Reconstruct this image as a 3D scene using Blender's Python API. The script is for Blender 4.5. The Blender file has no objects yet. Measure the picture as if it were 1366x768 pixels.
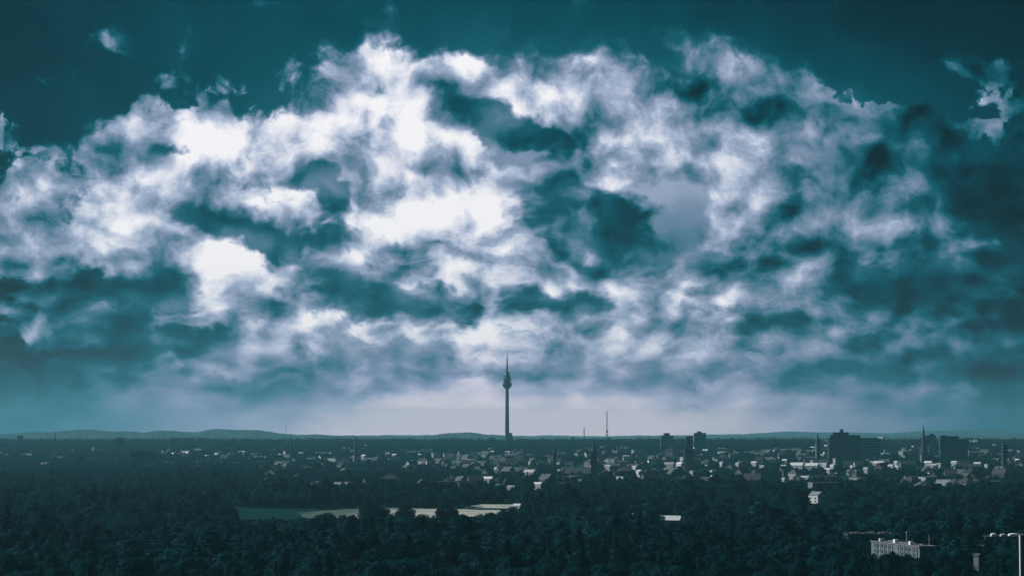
import bpy, bmesh, math, random
from mathutils import Vector, Matrix, noise
import numpy as np
SC = bpy.context.scene
COL = SC.collection
R = math.radians
FPX = 3200.0                      # focal length in pixels of the 1366 px wide photograph
CAM_Z = 70.0
PITCH = math.atan((580 - 384) / FPX)

# ------------------------------------------------------------------ camera
cam = bpy.data.objects.new('camera', bpy.data.cameras.new('camera'))
COL.objects.link(cam)
cam.location = (0, 0, CAM_Z)
cam.rotation_euler = (math.pi / 2 + PITCH, 0, 0)
cam.data.sensor_width = 36.0
cam.data.lens = 36.0 * FPX / 1366.0
cam.data.clip_start = 1.0
cam.data.clip_end = 80000.0
SC.camera = cam

# ------------------------------------------------------------------ exposure and render settings
SC.view_settings.view_transform = 'Standard'
SC.view_settings.look = 'None'
SC.view_settings.exposure = 0.0
SC.view_settings.gamma = 1.0
SC.render.engine = 'CYCLES'
SC.cycles.use_denoising = True
SC.cycles.use_adaptive_sampling = True
SC.cycles.adaptive_threshold = 0.02
SC.cycles.max_bounces = 4
SC.cycles.diffuse_bounces = 2
SC.cycles.glossy_bounces = 2
SC.cycles.transmission_bounces = 2
SC.cycles.volume_bounces = 0
SC.cycles.transparent_max_bounces = 4
SC.cycles.sample_clamp_indirect = 4.0
SC.cycles.caustics_reflective = False
SC.cycles.caustics_refractive = False

# ------------------------------------------------------------------ sun
SUN_AZ, SUN_EL = R(-78), R(32)     # ahead and to the left of the view
sun = bpy.data.objects.new('sun', bpy.data.lights.new('sun', 'SUN'))
COL.objects.link(sun)
sun.data.energy = 4.0
sun.data.angle = R(0.5)
sun.data.color = (1.0, 0.975, 0.95)
sdir = Vector((math.sin(SUN_AZ) * math.cos(SUN_EL), math.cos(SUN_AZ) * math.cos(SUN_EL), math.sin(SUN_EL)))
sun.rotation_euler = sdir.to_track_quat('Z', 'Y').to_euler()


# ------------------------------------------------------------------ node helpers
class G:
    def __init__(self, nt):
        self.nt = nt
    def n(self, t, **k):
        nd = self.nt.nodes.new(t)
        for a, b in k.items():
            setattr(nd, a, b)
        return nd
    def put(self, sock, v):
        if isinstance(v, bpy.types.NodeSocket):
            self.nt.links.new(v, sock)
        elif v is not None:
            sock.default_value = v
    def m(self, op, a, b=None, c=None, clamp=False):
        nd = self.n('ShaderNodeMath', operation=op, use_clamp=clamp)
        for i, v in enumerate((a, b, c)):
            if v is not None:
                self.put(nd.inputs[i], v)
        return nd.outputs[0]
    def vm(self, op, a, b=None, scale=None):
        nd = self.n('ShaderNodeVectorMath', operation=op)
        self.put(nd.inputs[0], a)
        if b is not None:
            self.put(nd.inputs[1], b)
        if scale is not None:
            self.put(nd.inputs['Scale'], scale)
        return nd.outputs[0]
    def noise(self, v, scale, detail=4, rough=0.55, col=False, dist=0.0, lac=2.0, dim='3D'):
        nd = self.n('ShaderNodeTexNoise', noise_dimensions=dim)
        self.put(nd.inputs['Vector'], v)
        nd.inputs['Scale'].default_value = scale
        nd.inputs['Detail'].default_value = detail
        nd.inputs['Roughness'].default_value = rough
        nd.inputs['Lacunarity'].default_value = lac
        nd.inputs['Distortion'].default_value = dist
        return nd.outputs['Color' if col else 'Fac']
    def smooth(self, v, a, b, lo=0.0, hi=1.0):
        nd = self.n('ShaderNodeMapRange', interpolation_type='SMOOTHSTEP')
        self.put(nd.inputs[0], v)
        for i, x in enumerate((a, b, lo, hi)):
            self.put(nd.inputs[i + 1], x)
        return nd.outputs[0]
    def mix(self, f, a, b):
        nd = self.n('ShaderNodeMix', data_type='FLOAT')
        self.put(nd.inputs[0], f); self.put(nd.inputs[2], a); self.put(nd.inputs[3], b)
        return nd.outputs[0]
    def mixc(self, f, a, b, mode='MIX'):
        nd = self.n('ShaderNodeMix', data_type='RGBA', blend_type=mode)
        self.put(nd.inputs[0], f); self.put(nd.inputs[6], a); self.put(nd.inputs[7], b)
        return nd.outputs[2]
    def ramp(self, v, stops, interp='LINEAR'):
        nd = self.n('ShaderNodeValToRGB')
        nd.color_ramp.interpolation = interp
        el = nd.color_ramp.elements
        while len(el) < len(stops):
            el.new(0.5)
        for e, (p, c) in zip(el, stops):
            e.position = p
            e.color = (*c[:3], 1)
        self.put(nd.inputs[0], v)
        return nd.outputs[0]


def lin(r, g, b):
    f = lambda c: ((c / 255 + 0.055) / 1.055) ** 2.4 if c > 10 else c / 255 / 12.92
    return (f(r), f(g), f(b))


def azel(px, py):
    """bearing and elevation (radians) of a photograph pixel"""
    x, y, z = (px - 683) / FPX, 1.0, (384 - py) / FPX
    c, s = math.cos(PITCH), math.sin(PITCH)
    y, z = y * c - z * s, y * s + z * c
    return math.atan2(x, y), math.atan2(z, math.hypot(x, y))


# ------------------------------------------------------------------ world: broken cumulus over a clear sky
SKS = 32.0
# cloud banks: centre (bearing, elevation, given as pixels of the view), half axes, tilt, weight
BRIGHT = [
 (190,182,62,52,0,1),(212,240,95,70,0,0.95),(300,212,130,62,0,0.95),(378,222,85,62,0,1),(140,208,42,26,10,0.7),
 (335,292,140,85,0,0.9),(250,262,90,50,0,0.8),(225,352,190,85,28,0.85),(330,405,180,90,10,0.8),(255,300,110,60,20,0.5),
 (480,195,112,88,0,1.1),(462,85,86,52,5,1),(545,92,110,45,5,1),(620,112,120,45,12,0.8),(700,105,120,52,5,1),
 (765,120,80,80,30,0.95),(790,165,80,60,40,0.6),(520,255,150,75,10,1.1),(470,300,130,55,0,0.9),(600,212,125,55,25,1),
 (650,290,120,70,0,1),(600,390,92,62,0,1.2),(640,355,170,55,5,1),(712,372,92,58,0,1.2),(835,405,170,72,8,1.05),
 (920,395,150,85,10,0.95),(560,342,75,40,15,0.8),(870,440,120,50,10,0.5),(700,235,60,30,0,0.5),
 (838,118,42,64,-20,0.7),(885,155,95,48,20,0.55),(925,70,80,50,0,0.55),(1010,100,140,75,10,0.7),(975,175,115,80,0,0.9),
 (1010,210,120,70,10,0.7),(890,215,180,32,-6,0.9),(798,226,85,24,12,0.95),(1040,305,120,62,25,1.98),(1075,395,70,40,55,1.51),
 (1085,440,75,50,10,1.51),(1100,250,190,100,38,1.04),(1195,425,150,55,10,1.17),(1270,330,170,60,55,0.66),(1140,300,60,40,20,0.94),
 (98,88,62,18,-28,0.6),(160,60,44,26,10,0.55),(235,106,56,20,5,0.5),(305,116,60,24,0,0.6),(310,150,90,16,5,0.35),
 (60,320,150,70,10,0.62),(150,335,110,60,20,0.94),(88,440,62,24,-5,1.3),(60,255,90,14,3,0.25),
 (1190,150,34,11,28,1.51),(1272,86,34,20,0,0.87),(1350,85,60,40,0,0.43),(520,22,70,26,25,0.5),(380,6,60,16,0,0.4),
 (1290,170,40,14,20,0.66),(430,500,130,30,0,0.5),(650,470,150,34,5,0.6),(640,520,90,34,-30,0.45),(930,480,170,34,5,0.5),(480,440,90,26,5,0.5),(840,450,60,34,30,0.6),(760,470,110,24,0,0.4),(300,480,90,20,0,0.3),(560,450,70,24,0,0.5),(1110,520,150,20,0,0.56),(700,450,120,30,0,0.6),(380,450,110,34,0,0.6),(540,505,110,22,0,0.5),(820,500,120,22,0,0.5),(1010,455,90,30,10,0.5),(200,500,110,24,0,0.4),(1210,470,100,20,0,0.65),(60,520,110,18,0,0.35),(1290,540,120,14,0,0.39),(960,440,80,30,0,0.5),
]
DARK = [
 (764,262,72,42,28,1.35),(812,320,112,52,10,2.3),(742,290,66,46,20,1.1),(862,335,50,36,0,1.1),
 (625,135,130,30,30,1.1),(690,172,105,24,16,0.95),(745,178,52,26,10,0.9),(605,240,95,24,22,0.7),(560,225,60,20,20,0.4),
 (242,286,70,32,10,1.15),(300,296,55,36,10,1),(412,240,68,26,8,1.2),(432,262,32,30,0,1),(206,196,24,26,0,0.9),(236,212,34,12,0,0.7),
 (575,322,105,20,2,1),(430,318,110,32,8,0.95),(485,395,140,46,12,1.2),(545,402,90,34,5,0.9),(545,350,50,22,5,0.8),(360,315,60,24,0,0.5),
 (690,408,150,34,-4,0.75),(770,412,80,28,0,0.6),(720,500,160,22,0,0.45),(560,490,130,20,5,0.45),(900,455,110,20,10,0.5),(1000,500,140,26,0,0.5),(400,480,90,18,0,0.4),(860,520,120,18,0,0.4),(450,540,160,14,0,0.3),
 (45,390,120,62,0,0.84),(150,395,110,46,10,0.76),(125,300,60,34,35,0.68),(225,355,62,32,35,1),(265,462,165,36,4,1.05),(90,490,210,60,0,0.64),
 (5,285,42,34,30,0.72),(225,395,70,30,10,0.7),
 (1150,352,120,50,12,0.78),(1190,392,110,40,5,0.74),(1040,432,62,50,45,0.7),(1285,235,170,44,30,0.94),(1350,340,110,150,0,0.78),
 (1130,190,90,90,40,0.55),(1330,500,190,52,0,0.74),(1170,478,130,26,0,0.62),(1340,190,120,70,10,0.39),(1230,285,110,36,30,0.47),(1100,170,60,60,30,0.31),
 (1095,300,60,26,40,0.47),(1290,400,70,60,50,0.39),
]


def build_world():
    w = bpy.data.worlds.new('World')
    SC.world = w
    w.use_nodes = True
    nt = w.node_tree
    nt.nodes.clear()
    g = G(nt)
    geo = g.n('ShaderNodeTexCoord').outputs['Generated']
    sep = g.n('ShaderNodeSeparateXYZ'); nt.links.new(geo, sep.inputs[0])
    X, Y, Z = sep.outputs
    az = g.m('ARCTAN2', X, Y)
    el = g.m('ARCSINE', Z)
    U = g.m('MULTIPLY', az, SKS)
    V = g.m('MULTIPLY', el, SKS)
    cmb = g.n('ShaderNodeCombineXYZ')
    nt.links.new(U, cmb.inputs[0]); nt.links.new(V, cmb.inputs[1])
    P = cmb.outputs[0]

    def uv(px, py):
        a, e = azel(px, py)
        return a * SKS, e * SKS

    # domain warp: big swirls, then ragged edges
    c5 = (0.5, 0.5, 0.0)
    N2 = dict(dim='2D')
    w1 = g.vm('SCALE', g.vm('SUBTRACT', g.noise(P, 0.8, 1, 0.5, True, **N2), c5), scale=0.42)
    w2 = g.vm('SCALE', g.vm('SUBTRACT', g.noise(P, 2.3, 3, 0.5, True, **N2), c5), scale=0.36)
    Q = g.vm('MULTIPLY', g.vm('ADD', g.vm('ADD', P, w1), w2), (1, 1, 0))
    # far clouds near the horizon are seen flatter and smaller
    lv = g.m('MULTIPLY', g.m('LOGARITHM', g.m('MAXIMUM', g.m('ADD', V, 4.6), 0.5), math.e), 9.6)
    cm2 = g.n('ShaderNodeCombineXYZ')
    nt.links.new(U, cm2.inputs[0]); nt.links.new(lv, cm2.inputs[1])
    QN = g.vm('MULTIPLY', g.vm('ADD', g.vm('ADD', cm2.outputs[0], w1), g.vm('SCALE', w2, scale=0.55)), (1, 1, 0))

    def bank(lst, start, k=1.35):
        acc = start
        for (px, py, rx, ry, rot, wt) in lst:
            mp = g.n('ShaderNodeMapping', vector_type='TEXTURE')
            u, v = uv(px, py)
            nt.links.new(Q, mp.inputs['Vector'])
            mp.inputs['Location'].default_value = (u, v, 0)
            mp.inputs['Rotation'].default_value = (0, 0, -R(rot))
            mp.inputs['Scale'].default_value = (k * rx / 100, k * ry / 100, 1)
            gr = g.n('ShaderNodeTexGradient', gradient_type='SPHERICAL')
            nt.links.new(mp.outputs[0], gr.inputs[0])
            acc = g.m('MULTIPLY_ADD', gr.outputs['Fac'], wt, acc)
        return acc

    # detail noises: fractal noise for fringes, cells for the cauliflower heads
    def cells(vec, scale, detail):
        vo = g.n('ShaderNodeTexVoronoi', feature='SMOOTH_F1', voronoi_dimensions='2D')
        g.put(vo.inputs['Vector'], vec)
        vo.inputs['Scale'].default_value = scale
        vo.inputs['Detail'].default_value = detail
        vo.inputs['Roughness'].default_value = 0.62
        vo.inputs['Smoothness'].default_value = 0.55
        return vo.outputs['Distance']
    n1 = g.noise(QN, 1.0, 10, 0.57, **N2)
    puff = cells(QN, 1.1, 3.0)
    n2 = g.noise(g.vm('ADD', QN, (7.3, 3.1, 0.0)), 0.8, 8, 0.52, **N2)
    n3 = g.noise(g.vm('ADD', P, (17.3, 9.1, 0.0)), 0.55, 1, 0.5, **N2)
    QO = g.vm('ADD', QN, (-0.15, 0.24, 0.0))
    hs = g.m('MULTIPLY_ADD', cells(QN, 1.05, 1.5), -0.8, g.noise(QN, 0.7, 4, 0.5, **N2))
    ho = g.m('MULTIPLY_ADD', cells(QO, 1.05, 1.5), -0.8, g.noise(QO, 0.7, 4, 0.5, **N2))
    relief = g.m('SUBTRACT', hs, ho)                        # lit from the upper left
    # the same kind of broken cloud goes on all round the sky
    out_h = g.smooth(g.m('ABSOLUTE', U), 7.2, 10.0)
    out_v = g.smooth(V, 6.4, 9.0)
    outside = g.m('MAXIMUM', out_h, out_v)
    cov = g.noise(P, 0.35, 2, 0.5, **N2)
    startA = g.m('MULTIPLY', outside, g.smooth(cov, 0.42, 0.62, 0.0, 0.9))
    flank = g.m('MULTIPLY', g.smooth(g.m('ABSOLUTE', g.m('SUBTRACT', U, -0.6)), 3.6, 5.6), g.smooth(V, 5.0, 3.4))
    startA = g.m('MAXIMUM', startA, g.m('MULTIPLY', flank, 0.44))
    startB = g.m('MULTIPLY', outside, g.smooth(cov, 0.52, 0.70, 0.0, 0.8))
    A = bank(BRIGHT, startA)
    B = bank(DARK, startB, 1.3)

    # glow of the sun-lit part of the sky
    def gauss(px, py, sx, sy):
        u, v = uv(px, py)
        a = g.m('DIVIDE', g.m('SUBTRACT', U, u), sx / 100)
        b = g.m('DIVIDE', g.m('SUBTRACT', V, v), sy / 100)
        r2 = g.m('ADD', g.m('MULTIPLY', a, a), g.m('MULTIPLY', b, b))
        return g.m('EXPONENT', g.m('MULTIPLY', r2, -0.5))
    glow = gauss(500, 255, 370, 320)
    sky_glow = gauss(900, 235, 250, 95)
    hor_glow = gauss(700, 560, 370, 400)

    # bright cloud; its edge is crisp in some places and frayed in others
    soft = g.smooth(n3, 0.35, 0.65, 0.14, 0.62)
    soft = g.m('ADD', soft, g.smooth(V, 4.3, 5.3, 0.0, 0.6))
    A = g.m('MINIMUM', g.m('MULTIPLY', A, 1.15), 1.3)
    dA = g.m('ADD', A, g.m('MULTIPLY_ADD', n1, 1.3, -0.67))
    dA = g.m('ADD', dA, g.m('MULTIPLY_ADD', puff, -0.75, 0.28))
    n4 = g.noise(g.vm('ADD', QN, (3.7, 11.0, 0.0)), 3.2, 8, 0.68, **N2)
    dA = g.m('ADD', dA, g.m('MULTIPLY_ADD', n4, 0.95, -0.475))
    aA = g.smooth(dA, -0.05, soft)
    lA = g.m('ADD', g.m('MULTIPLY_ADD', glow, 0.41, 0.31), g.m('MULTIPLY', relief, g.m('MULTIPLY_ADD', glow, 0.20, 0.50)))
    lA = g.m('ADD', lA, g.m('MULTIPLY', g.m('SUBTRACT', n2, 0.5), g.m('MULTIPLY_ADD', glow, 0.50, 0.75)))
    lA = g.m('ADD', lA, g.m('MULTIPLY', g.m('SUBTRACT', n1, 0.5), g.m('MULTIPLY_ADD', glow, 0.35, 0.35)))
    lA = g.m('ADD', lA, g.m('MULTIPLY', g.m('SUBTRACT', g.smooth(A, 0.3, 1.25), 0.5), g.m('MULTIPLY', glow, 0.28)))
    lA = g.m('ADD', lA, g.m('MULTIPLY_ADD', n4, 0.58, -0.29))
    # dark cloud: shaded mass, grey towards its thin edge
    B = g.m('MINIMUM', B, 1.15)
    dB = g.m('ADD', B, g.m('MULTIPLY_ADD', n2, 1.6, -0.91))
    dB = g.m('ADD', dB, g.m('MULTIPLY_ADD', puff, -0.55, 0.20))
    dB = g.m('ADD', dB, g.m('MULTIPLY_ADD', n4, 0.75, -0.375))
    aB = g.smooth(dB, -0.04, g.m('MULTIPLY_ADD', soft, 0.7, 0.46))
    lB = g.m('ADD', g.m('MULTIPLY_ADD', glow, 0.17, 0.08), g.m('MULTIPLY', g.m('SUBTRACT', n1, 0.5), 0.65))
    lB = g.m('ADD', lB, g.m('MULTIPLY', relief, 0.25))
    # clear sky
    lS = g.m('ADD', g.m('MULTIPLY_ADD', glow, 0.21, 0.025), g.m('MULTIPLY', sky_glow, 0.50))
    lS = g.m('ADD', lS, g.m('MULTIPLY', sky_glow, g.m('MULTIPLY_ADD', n2, 0.4, -0.2)))
    lS = g.m('ADD', lS, g.m('MULTIPLY_ADD', n1, 0.12, -0.06))
    # grey stratus towards the horizon
    mp = g.n('ShaderNodeMapping'); nt.links.new(QN, mp.inputs[0])
    mp.inputs['Scale'].default_value = (0.6, 0.75, 0)
    ns = g.noise(mp.outputs[0], 0.9, 8, 0.54, **N2)
    calm = g.smooth(V, 0.0, 0.8, 0.22, 1.15)
    lH = g.m('ADD', g.m('MULTIPLY', g.m('SUBTRACT', ns, 0.48), 1.15), g.m('MULTIPLY', relief, 0.22))
    lH = g.m('MULTIPLY', lH, calm)
    lH = g.m('ADD', lH, g.m('MULTIPLY_ADD', hor_glow, 0.48, 0.06))
    lH = g.m('ADD', lH, g.m('MULTIPLY', g.smooth(V, 1.0, 0.0), g.m('MULTIPLY', hor_glow, 0.62)))
    vv = g.m('ADD', V, g.m('MULTIPLY_ADD', ns, 1.6, -0.8))
    aH = g.smooth(vv, 3.2, 1.2, 0.0, 1.0)
    lum = g.mix(aH, lS, lH)
    low = g.smooth(V, 0.2, 1.5)
    lum = g.mix(g.m('MULTIPLY', aA, low), lum, lA)
    lum = g.mix(g.m('MULTIPLY', aB, g.m('MULTIPLY', low, 0.93)), lum, lB)
    colr = g.ramp(lum, [
        (0.00, lin(0, 22, 30)), (0.10, lin(0, 44, 55)), (0.20, lin(0, 69, 82)), (0.30, lin(20, 92, 108)),
        (0.42, lin(80, 120, 142)), (0.55, lin(124, 143, 170)), (0.70, lin(168, 182, 208)), (0.84, lin(218, 222, 236)),
        (1.00, lin(252, 250, 253))])
    warm = g.mixc(g.smooth(V, 1.5, 0.1), (1, 1, 1, 1), (1.22, 1.02, 1.13, 1))
    colr = g.mixc(1.0, colr, warm, 'MULTIPLY')
    # a share of physical clear-sky light through the cloud, tinted like the picture
    sky = g.n('ShaderNodeTexSky', sky_type='NISHITA')
    sky.sun_disc = False
    sky.sun_elevation = SUN_EL
    sky.sun_rotation = SUN_AZ
    sky.air_density = 1.0
    skyc = g.mixc(1.0, sky.outputs[0], (0.010, 0.045, 0.055, 1), 'MULTIPLY')
    clear = g.m('MULTIPLY', g.m('SUBTRACT', 1.0, aA), 0.012)
    total = g.mixc(clear, colr, skyc, 'ADD')
    bg = g.n('ShaderNodeBackground')
    nt.links.new(total, bg.inputs[0])
    bg.inputs[1].default_value = 1.0
    out = g.n('ShaderNodeOutputWorld')
    nt.links.new(bg.outputs[0], out.inputs[0])
    w.cycles.sampling_method = 'MANUAL'
    w.cycles.sample_map_resolution = 512


build_world()
# ------------------------------------------------------------------ placing helpers
def sm(a, b, t):
    t = max(0.0, min(1.0, (t - a) / (b - a)))
    return t * t * (3 - 2 * t)


def tz(x, y):
    """height of the land: a flat plain that rises gently towards the far woods"""
    z = 38.0 * sm(4300, 8200, y)
    if y > 2600:
        z += 2.2 * noise.noise((x / 900.0, y / 900.0, 3.0)) * sm(2600, 4200, y)
    return z


def X(px, D):
    return (px - 683) / FPX * D


def Z(py, D):
    return CAM_Z + (580 - py) / FPX * D


# ------------------------------------------------------------------ materials
MATS = {}


def mat(name, col, rough=0.8, spec=0.3, var=0.15, scale=0.4, obj_var=0.0, metal=0.0, col2=None, bump=0.0):
    if name in MATS:
        return MATS[name]
    m = bpy.data.materials.new(name)
    m.use_nodes = True
    nt = m.node_tree
    g = G(nt)
    b = nt.nodes['Principled BSDF']
    tc = g.n('ShaderNodeTexCoord').outputs['Object']
    nz = g.noise(tc, scale, 5, 0.6)
    f = g.m('MULTIPLY_ADD', nz, 2 * var * 2, 1 - 2 * var)
    if obj_var:
        rnd = g.n('ShaderNodeObjectInfo').outputs['Random']
        f = g.m('MULTIPLY', f, g.m('MULTIPLY_ADD', rnd, 2 * obj_var, 1 - obj_var))
    c = g.n('ShaderNodeRGB'); c.outputs[0].default_value = (*col, 1)
    base = c.outputs[0]
    if col2:
        base = g.mixc(g.smooth(g.noise(tc, scale * 0.3, 3, 0.5), 0.4, 0.6), base, (*col2, 1))
    res = g.vm('SCALE', base, scale=f)
    nt.links.new(res, b.inputs['Base Color'])
    b.inputs['Roughness'].default_value = rough
    b.inputs['Specular IOR Level'].default_value = spec
    b.inputs['Metallic'].default_value = metal
    if bump:
        bp = g.n('ShaderNodeBump'); bp.inputs['Strength'].default_value = bump
        nt.links.new(nz, bp.inputs['Height']); nt.links.new(bp.outputs[0], b.inputs['Normal'])
    MATS[name] = m
    return m


def leaf_mat(name, c1, c2, rough=0.6):
    m = bpy.data.materials.new(name)
    m.use_nodes = True
    nt = m.node_tree
    g = G(nt)
    b = nt.nodes['Principled BSDF']
    oi = g.n('ShaderNodeObjectInfo')
    gm = g.n('ShaderNodeNewGeometry')
    stand = g.smooth(g.noise(oi.outputs['Location'], 0.010, 2, 0.6), 0.38, 0.62)     # stands of different species, plus cloud-shadow patches put into the leaf colour
    r1 = oi.outputs['Random']
    r2 = gm.outputs['Random Per Island']
    f = g.m('MULTIPLY_ADD', r2, 0.12, g.m('MULTIPLY_ADD', r1, 0.36, g.m('MULTIPLY', stand, 0.52)))
    col = g.mixc(f, (*c1, 1), (*c2, 1))
    nt.links.new(col, b.inputs['Base Color'])
    b.inputs['Roughness'].default_value = rough
    b.inputs['Specular IOR Level'].default_value = 0.03
    tr = g.n('ShaderNodeBsdfTranslucent')
    nt.links.new(col, tr.inputs['Color'])
    mx = g.n('ShaderNodeMixShader'); mx.inputs[0].default_value = 0.25
    nt.links.new(b.outputs[0], mx.inputs[1]); nt.links.new(tr.outputs[0], mx.inputs[2])
    nt.links.new(mx.outputs[0], nt.nodes['Material Output'].inputs['Surface'])
    MATS[name] = m
    return m


LEAF = leaf_mat('foliage', (0.001, 0.007, 0.011), (0.004, 0.078, 0.084))
LEAF2 = leaf_mat('foliage_needle', (0.003, 0.018, 0.021), (0.006, 0.045, 0.046))
BARK = mat('bark', (0.045, 0.045, 0.042), 0.9, scale=2)
CONC = mat('concrete', (0.22, 0.25, 0.26), 0.85, var=0.1, scale=0.05)
CONC_D = mat('concrete_dark', (0.055, 0.09, 0.095), 0.85, var=0.1, scale=0.1)
WHITE = mat('white_render', (0.56, 0.57, 0.58), 0.75, var=0.08, scale=0.3, obj_var=0.3)
PALE = mat('weathered_panel', (0.13, 0.15, 0.17), 0.8, var=0.2, scale=0.5, obj_var=0.25)
WROOF = mat('white_roof_sheet', (0.62, 0.63, 0.64), 0.45, 0.5, var=0.12, scale=0.25, obj_var=0.4)
CREAM = mat('cream_render', (0.25, 0.30, 0.31), 0.85, var=0.08, scale=0.3, obj_var=0.35)
OCHRE = mat('sandstone', (0.12, 0.13, 0.13), 0.85, var=0.12, scale=0.3, obj_var=0.2)
TILE = mat('roof_tile', (0.085, 0.10, 0.105), 0.7, var=0.18, scale=0.5, obj_var=0.35)
SLATE = mat('roof_slate', (0.04, 0.055, 0.06), 0.75, 0.2, var=0.15, scale=0.5, obj_var=0.3)
GRAVEL = mat('roof_gravel', (0.16, 0.18, 0.18), 0.9, 0.05, var=0.15, scale=0.8)
GLASS = mat('window_glass', (0.02, 0.03, 0.035), 0.15, 0.6, var=0.05)
STEEL = mat('painted_steel', (0.09, 0.10, 0.11), 0.5, 0.5, var=0.08)
BRICK = mat('chimney_brick', (0.06, 0.055, 0.055), 0.9, var=0.2, scale=1)
PLANT = mat('grey_cladding', (0.13, 0.19, 0.20), 0.6, var=0.08, scale=0.3)


# ------------------------------------------------------------------ mesh helpers
class MB:
    def __init__(self):
        self.v = []; self.f = []
    def add(self, vs, fs):
        o = len(self.v)
        self.v += [tuple(p) for p in vs]
        self.f += [tuple(i + o for i in q) for q in fs]
        return self
    def box(self, x0, x1, y0, y1, z0, z1):
        return self.add([(x0, y0, z0), (x1, y0, z0), (x1, y1, z0), (x0, y1, z0), (x0, y0, z1), (x1, y0, z1), (x1, y1, z1), (x0, y1, z1)],
                        [(0, 3, 2, 1), (4, 5, 6, 7), (0, 1, 5, 4), (1, 2, 6, 5), (2, 3, 7, 6), (3, 0, 4, 7)])
    def lathe(self, prof, n=16, rot=0.0, cx=0, cy=0):
        vs, fs = [], []
        for (r, z) in prof:
            for i in range(n):
                a = rot + 2 * math.pi * i / n
                vs.append((cx + r * math.cos(a), cy + r * math.sin(a), z))
        for k in range(len(prof) - 1):
            for i in range(n):
                j = (i + 1) % n
                fs.append((k * n + i, k * n + j, (k + 1) * n + j, (k + 1) * n + i))
        fs.append(tuple(reversed(range(n))))
        fs.append(tuple((len(prof) - 1) * n + i for i in range(n)))
        return self.add(vs, fs)
    def tube(self, a, b, r0, r1=None, n=6):
        a, b = Vector(a), Vector(b)
        r1 = r0 if r1 is None else r1
        d = (b - a).normalized()
        u = d.orthogonal().normalized(); w = d.cross(u)
        vs = []
        for p, r in ((a, r0), (b, r1)):
            for i in range(n):
                t = 2 * math.pi * i / n
                vs.append(p + (u * math.cos(t) + w * math.sin(t)) * r)
        fs = [(i, (i + 1) % n, n + (i + 1) % n, n + i) for i in range(n)]
        fs += [tuple(reversed(range(n))), tuple(range(n, 2 * n))]
        return self.add(vs, fs)
    def gable_wall(self, w, d, h, rh):
        """walls with gable ends; ridge runs along x"""
        x, y = w / 2, d / 2
        return self.add([(-x, -y, 0), (x, -y, 0), (x, y, 0), (-x, y, 0), (-x, -y, h), (x, -y, h), (x, y, h), (-x, y, h), (-x, 0, h + rh), (x, 0, h + rh)],
                        [(0, 3, 2, 1), (0, 1, 5, 4), (2, 3, 7, 6), (1, 2, 6, 9, 5), (3, 0, 4, 8, 7), (4, 5, 9, 8), (6, 7, 8, 9)])
    def gable_roof(self, w, d, h, rh, o=0.5, t=0.3, lift=0.02):
        x = w / 2 + o; y = d / 2
        s = rh / y
        e = y + o
        zl = h - o * s + lift
        zr = h + rh + lift
        for sg in (-1, 1):
            self.add([(-x, sg * e, zl), (x, sg * e, zl), (x, 0, zr), (-x, 0, zr), (-x, sg * e, zl + t), (x, sg * e, zl + t), (x, 0, zr + t), (-x, 0, zr + t)],
                     [(0, 3, 2, 1), (4, 5, 6, 7), (0, 1, 5, 4), (1, 2, 6, 5), (2, 3, 7, 6), (3, 0, 4, 7)] if sg < 0 else
                     [(0, 1, 2, 3), (7, 6, 5, 4), (4, 5, 1, 0), (5, 6, 2, 1), (6, 7, 3, 2), (7, 4, 0, 3)])
        return self
    def hip_roof(self, w, d, h, rh, o=0.5):
        x, y = w / 2 + o, d / 2 + o
        r = max(0.3, x - y)
        return self.add([(-x, -y, h), (x, -y, h), (x, y, h), (-x, y, h), (-r, 0, h + rh), (r, 0, h + rh), (-x, -y, h + .25), (x, -y, h + .25), (x, y, h + .25), (-x, y, h + .25)],
                        [(3, 2, 1, 0), (0, 1, 7, 6), (1, 2, 8, 7), (2, 3, 9, 8), (3, 0, 6, 9), (6, 7, 5, 4), (7, 8, 5), (8, 9, 4, 5), (9, 6, 4)])
    def mesh(self, name, m, smooth=False):
        me = bpy.data.meshes.new(name)
        me.from_pydata(self.v, [], self.f)
        me.materials.append(m)
        if smooth:
            me.polygons.foreach_set('use_smooth', [True] * len(me.polygons))
        me.update()
        return me
    def build(self, name, m, parent=None, smooth=False):
        return link(name, self.mesh(name, m, smooth), parent)


def link(name, me, parent=None):
    o = bpy.data.objects.new(name, me)
    COL.objects.link(o)
    o.parent = parent
    return o


def tag(o, label, cat, group=None):
    o['label'] = label
    o['category'] = cat
    if group:
        o['group'] = group
    return o


def thing(name, label, cat, loc, rz=0.0, group=None):
    o = bpy.data.objects.new(name, None)
    COL.objects.link(o)
    o.location = loc
    o.rotation_euler = (0, 0, rz)
    o.empty_display_size = 1.0
    return tag(o, label, cat, group)


def copy_tree(o, loc, rz, label=None, group=None, scale=None):
    c = o.copy(); COL.objects.link(c)
    c.location = loc; c.rotation_euler = (0, 0, rz)
    if scale is not None:
        c.scale = scale
    if label: c['label'] = label
    if group: c['group'] = group
    for ch in o.children:
        k = ch.copy(); COL.objects.link(k); k.parent = c
        for gch in ch.children:
            q = gch.copy(); COL.objects.link(q); q.parent = k
    return c


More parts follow.
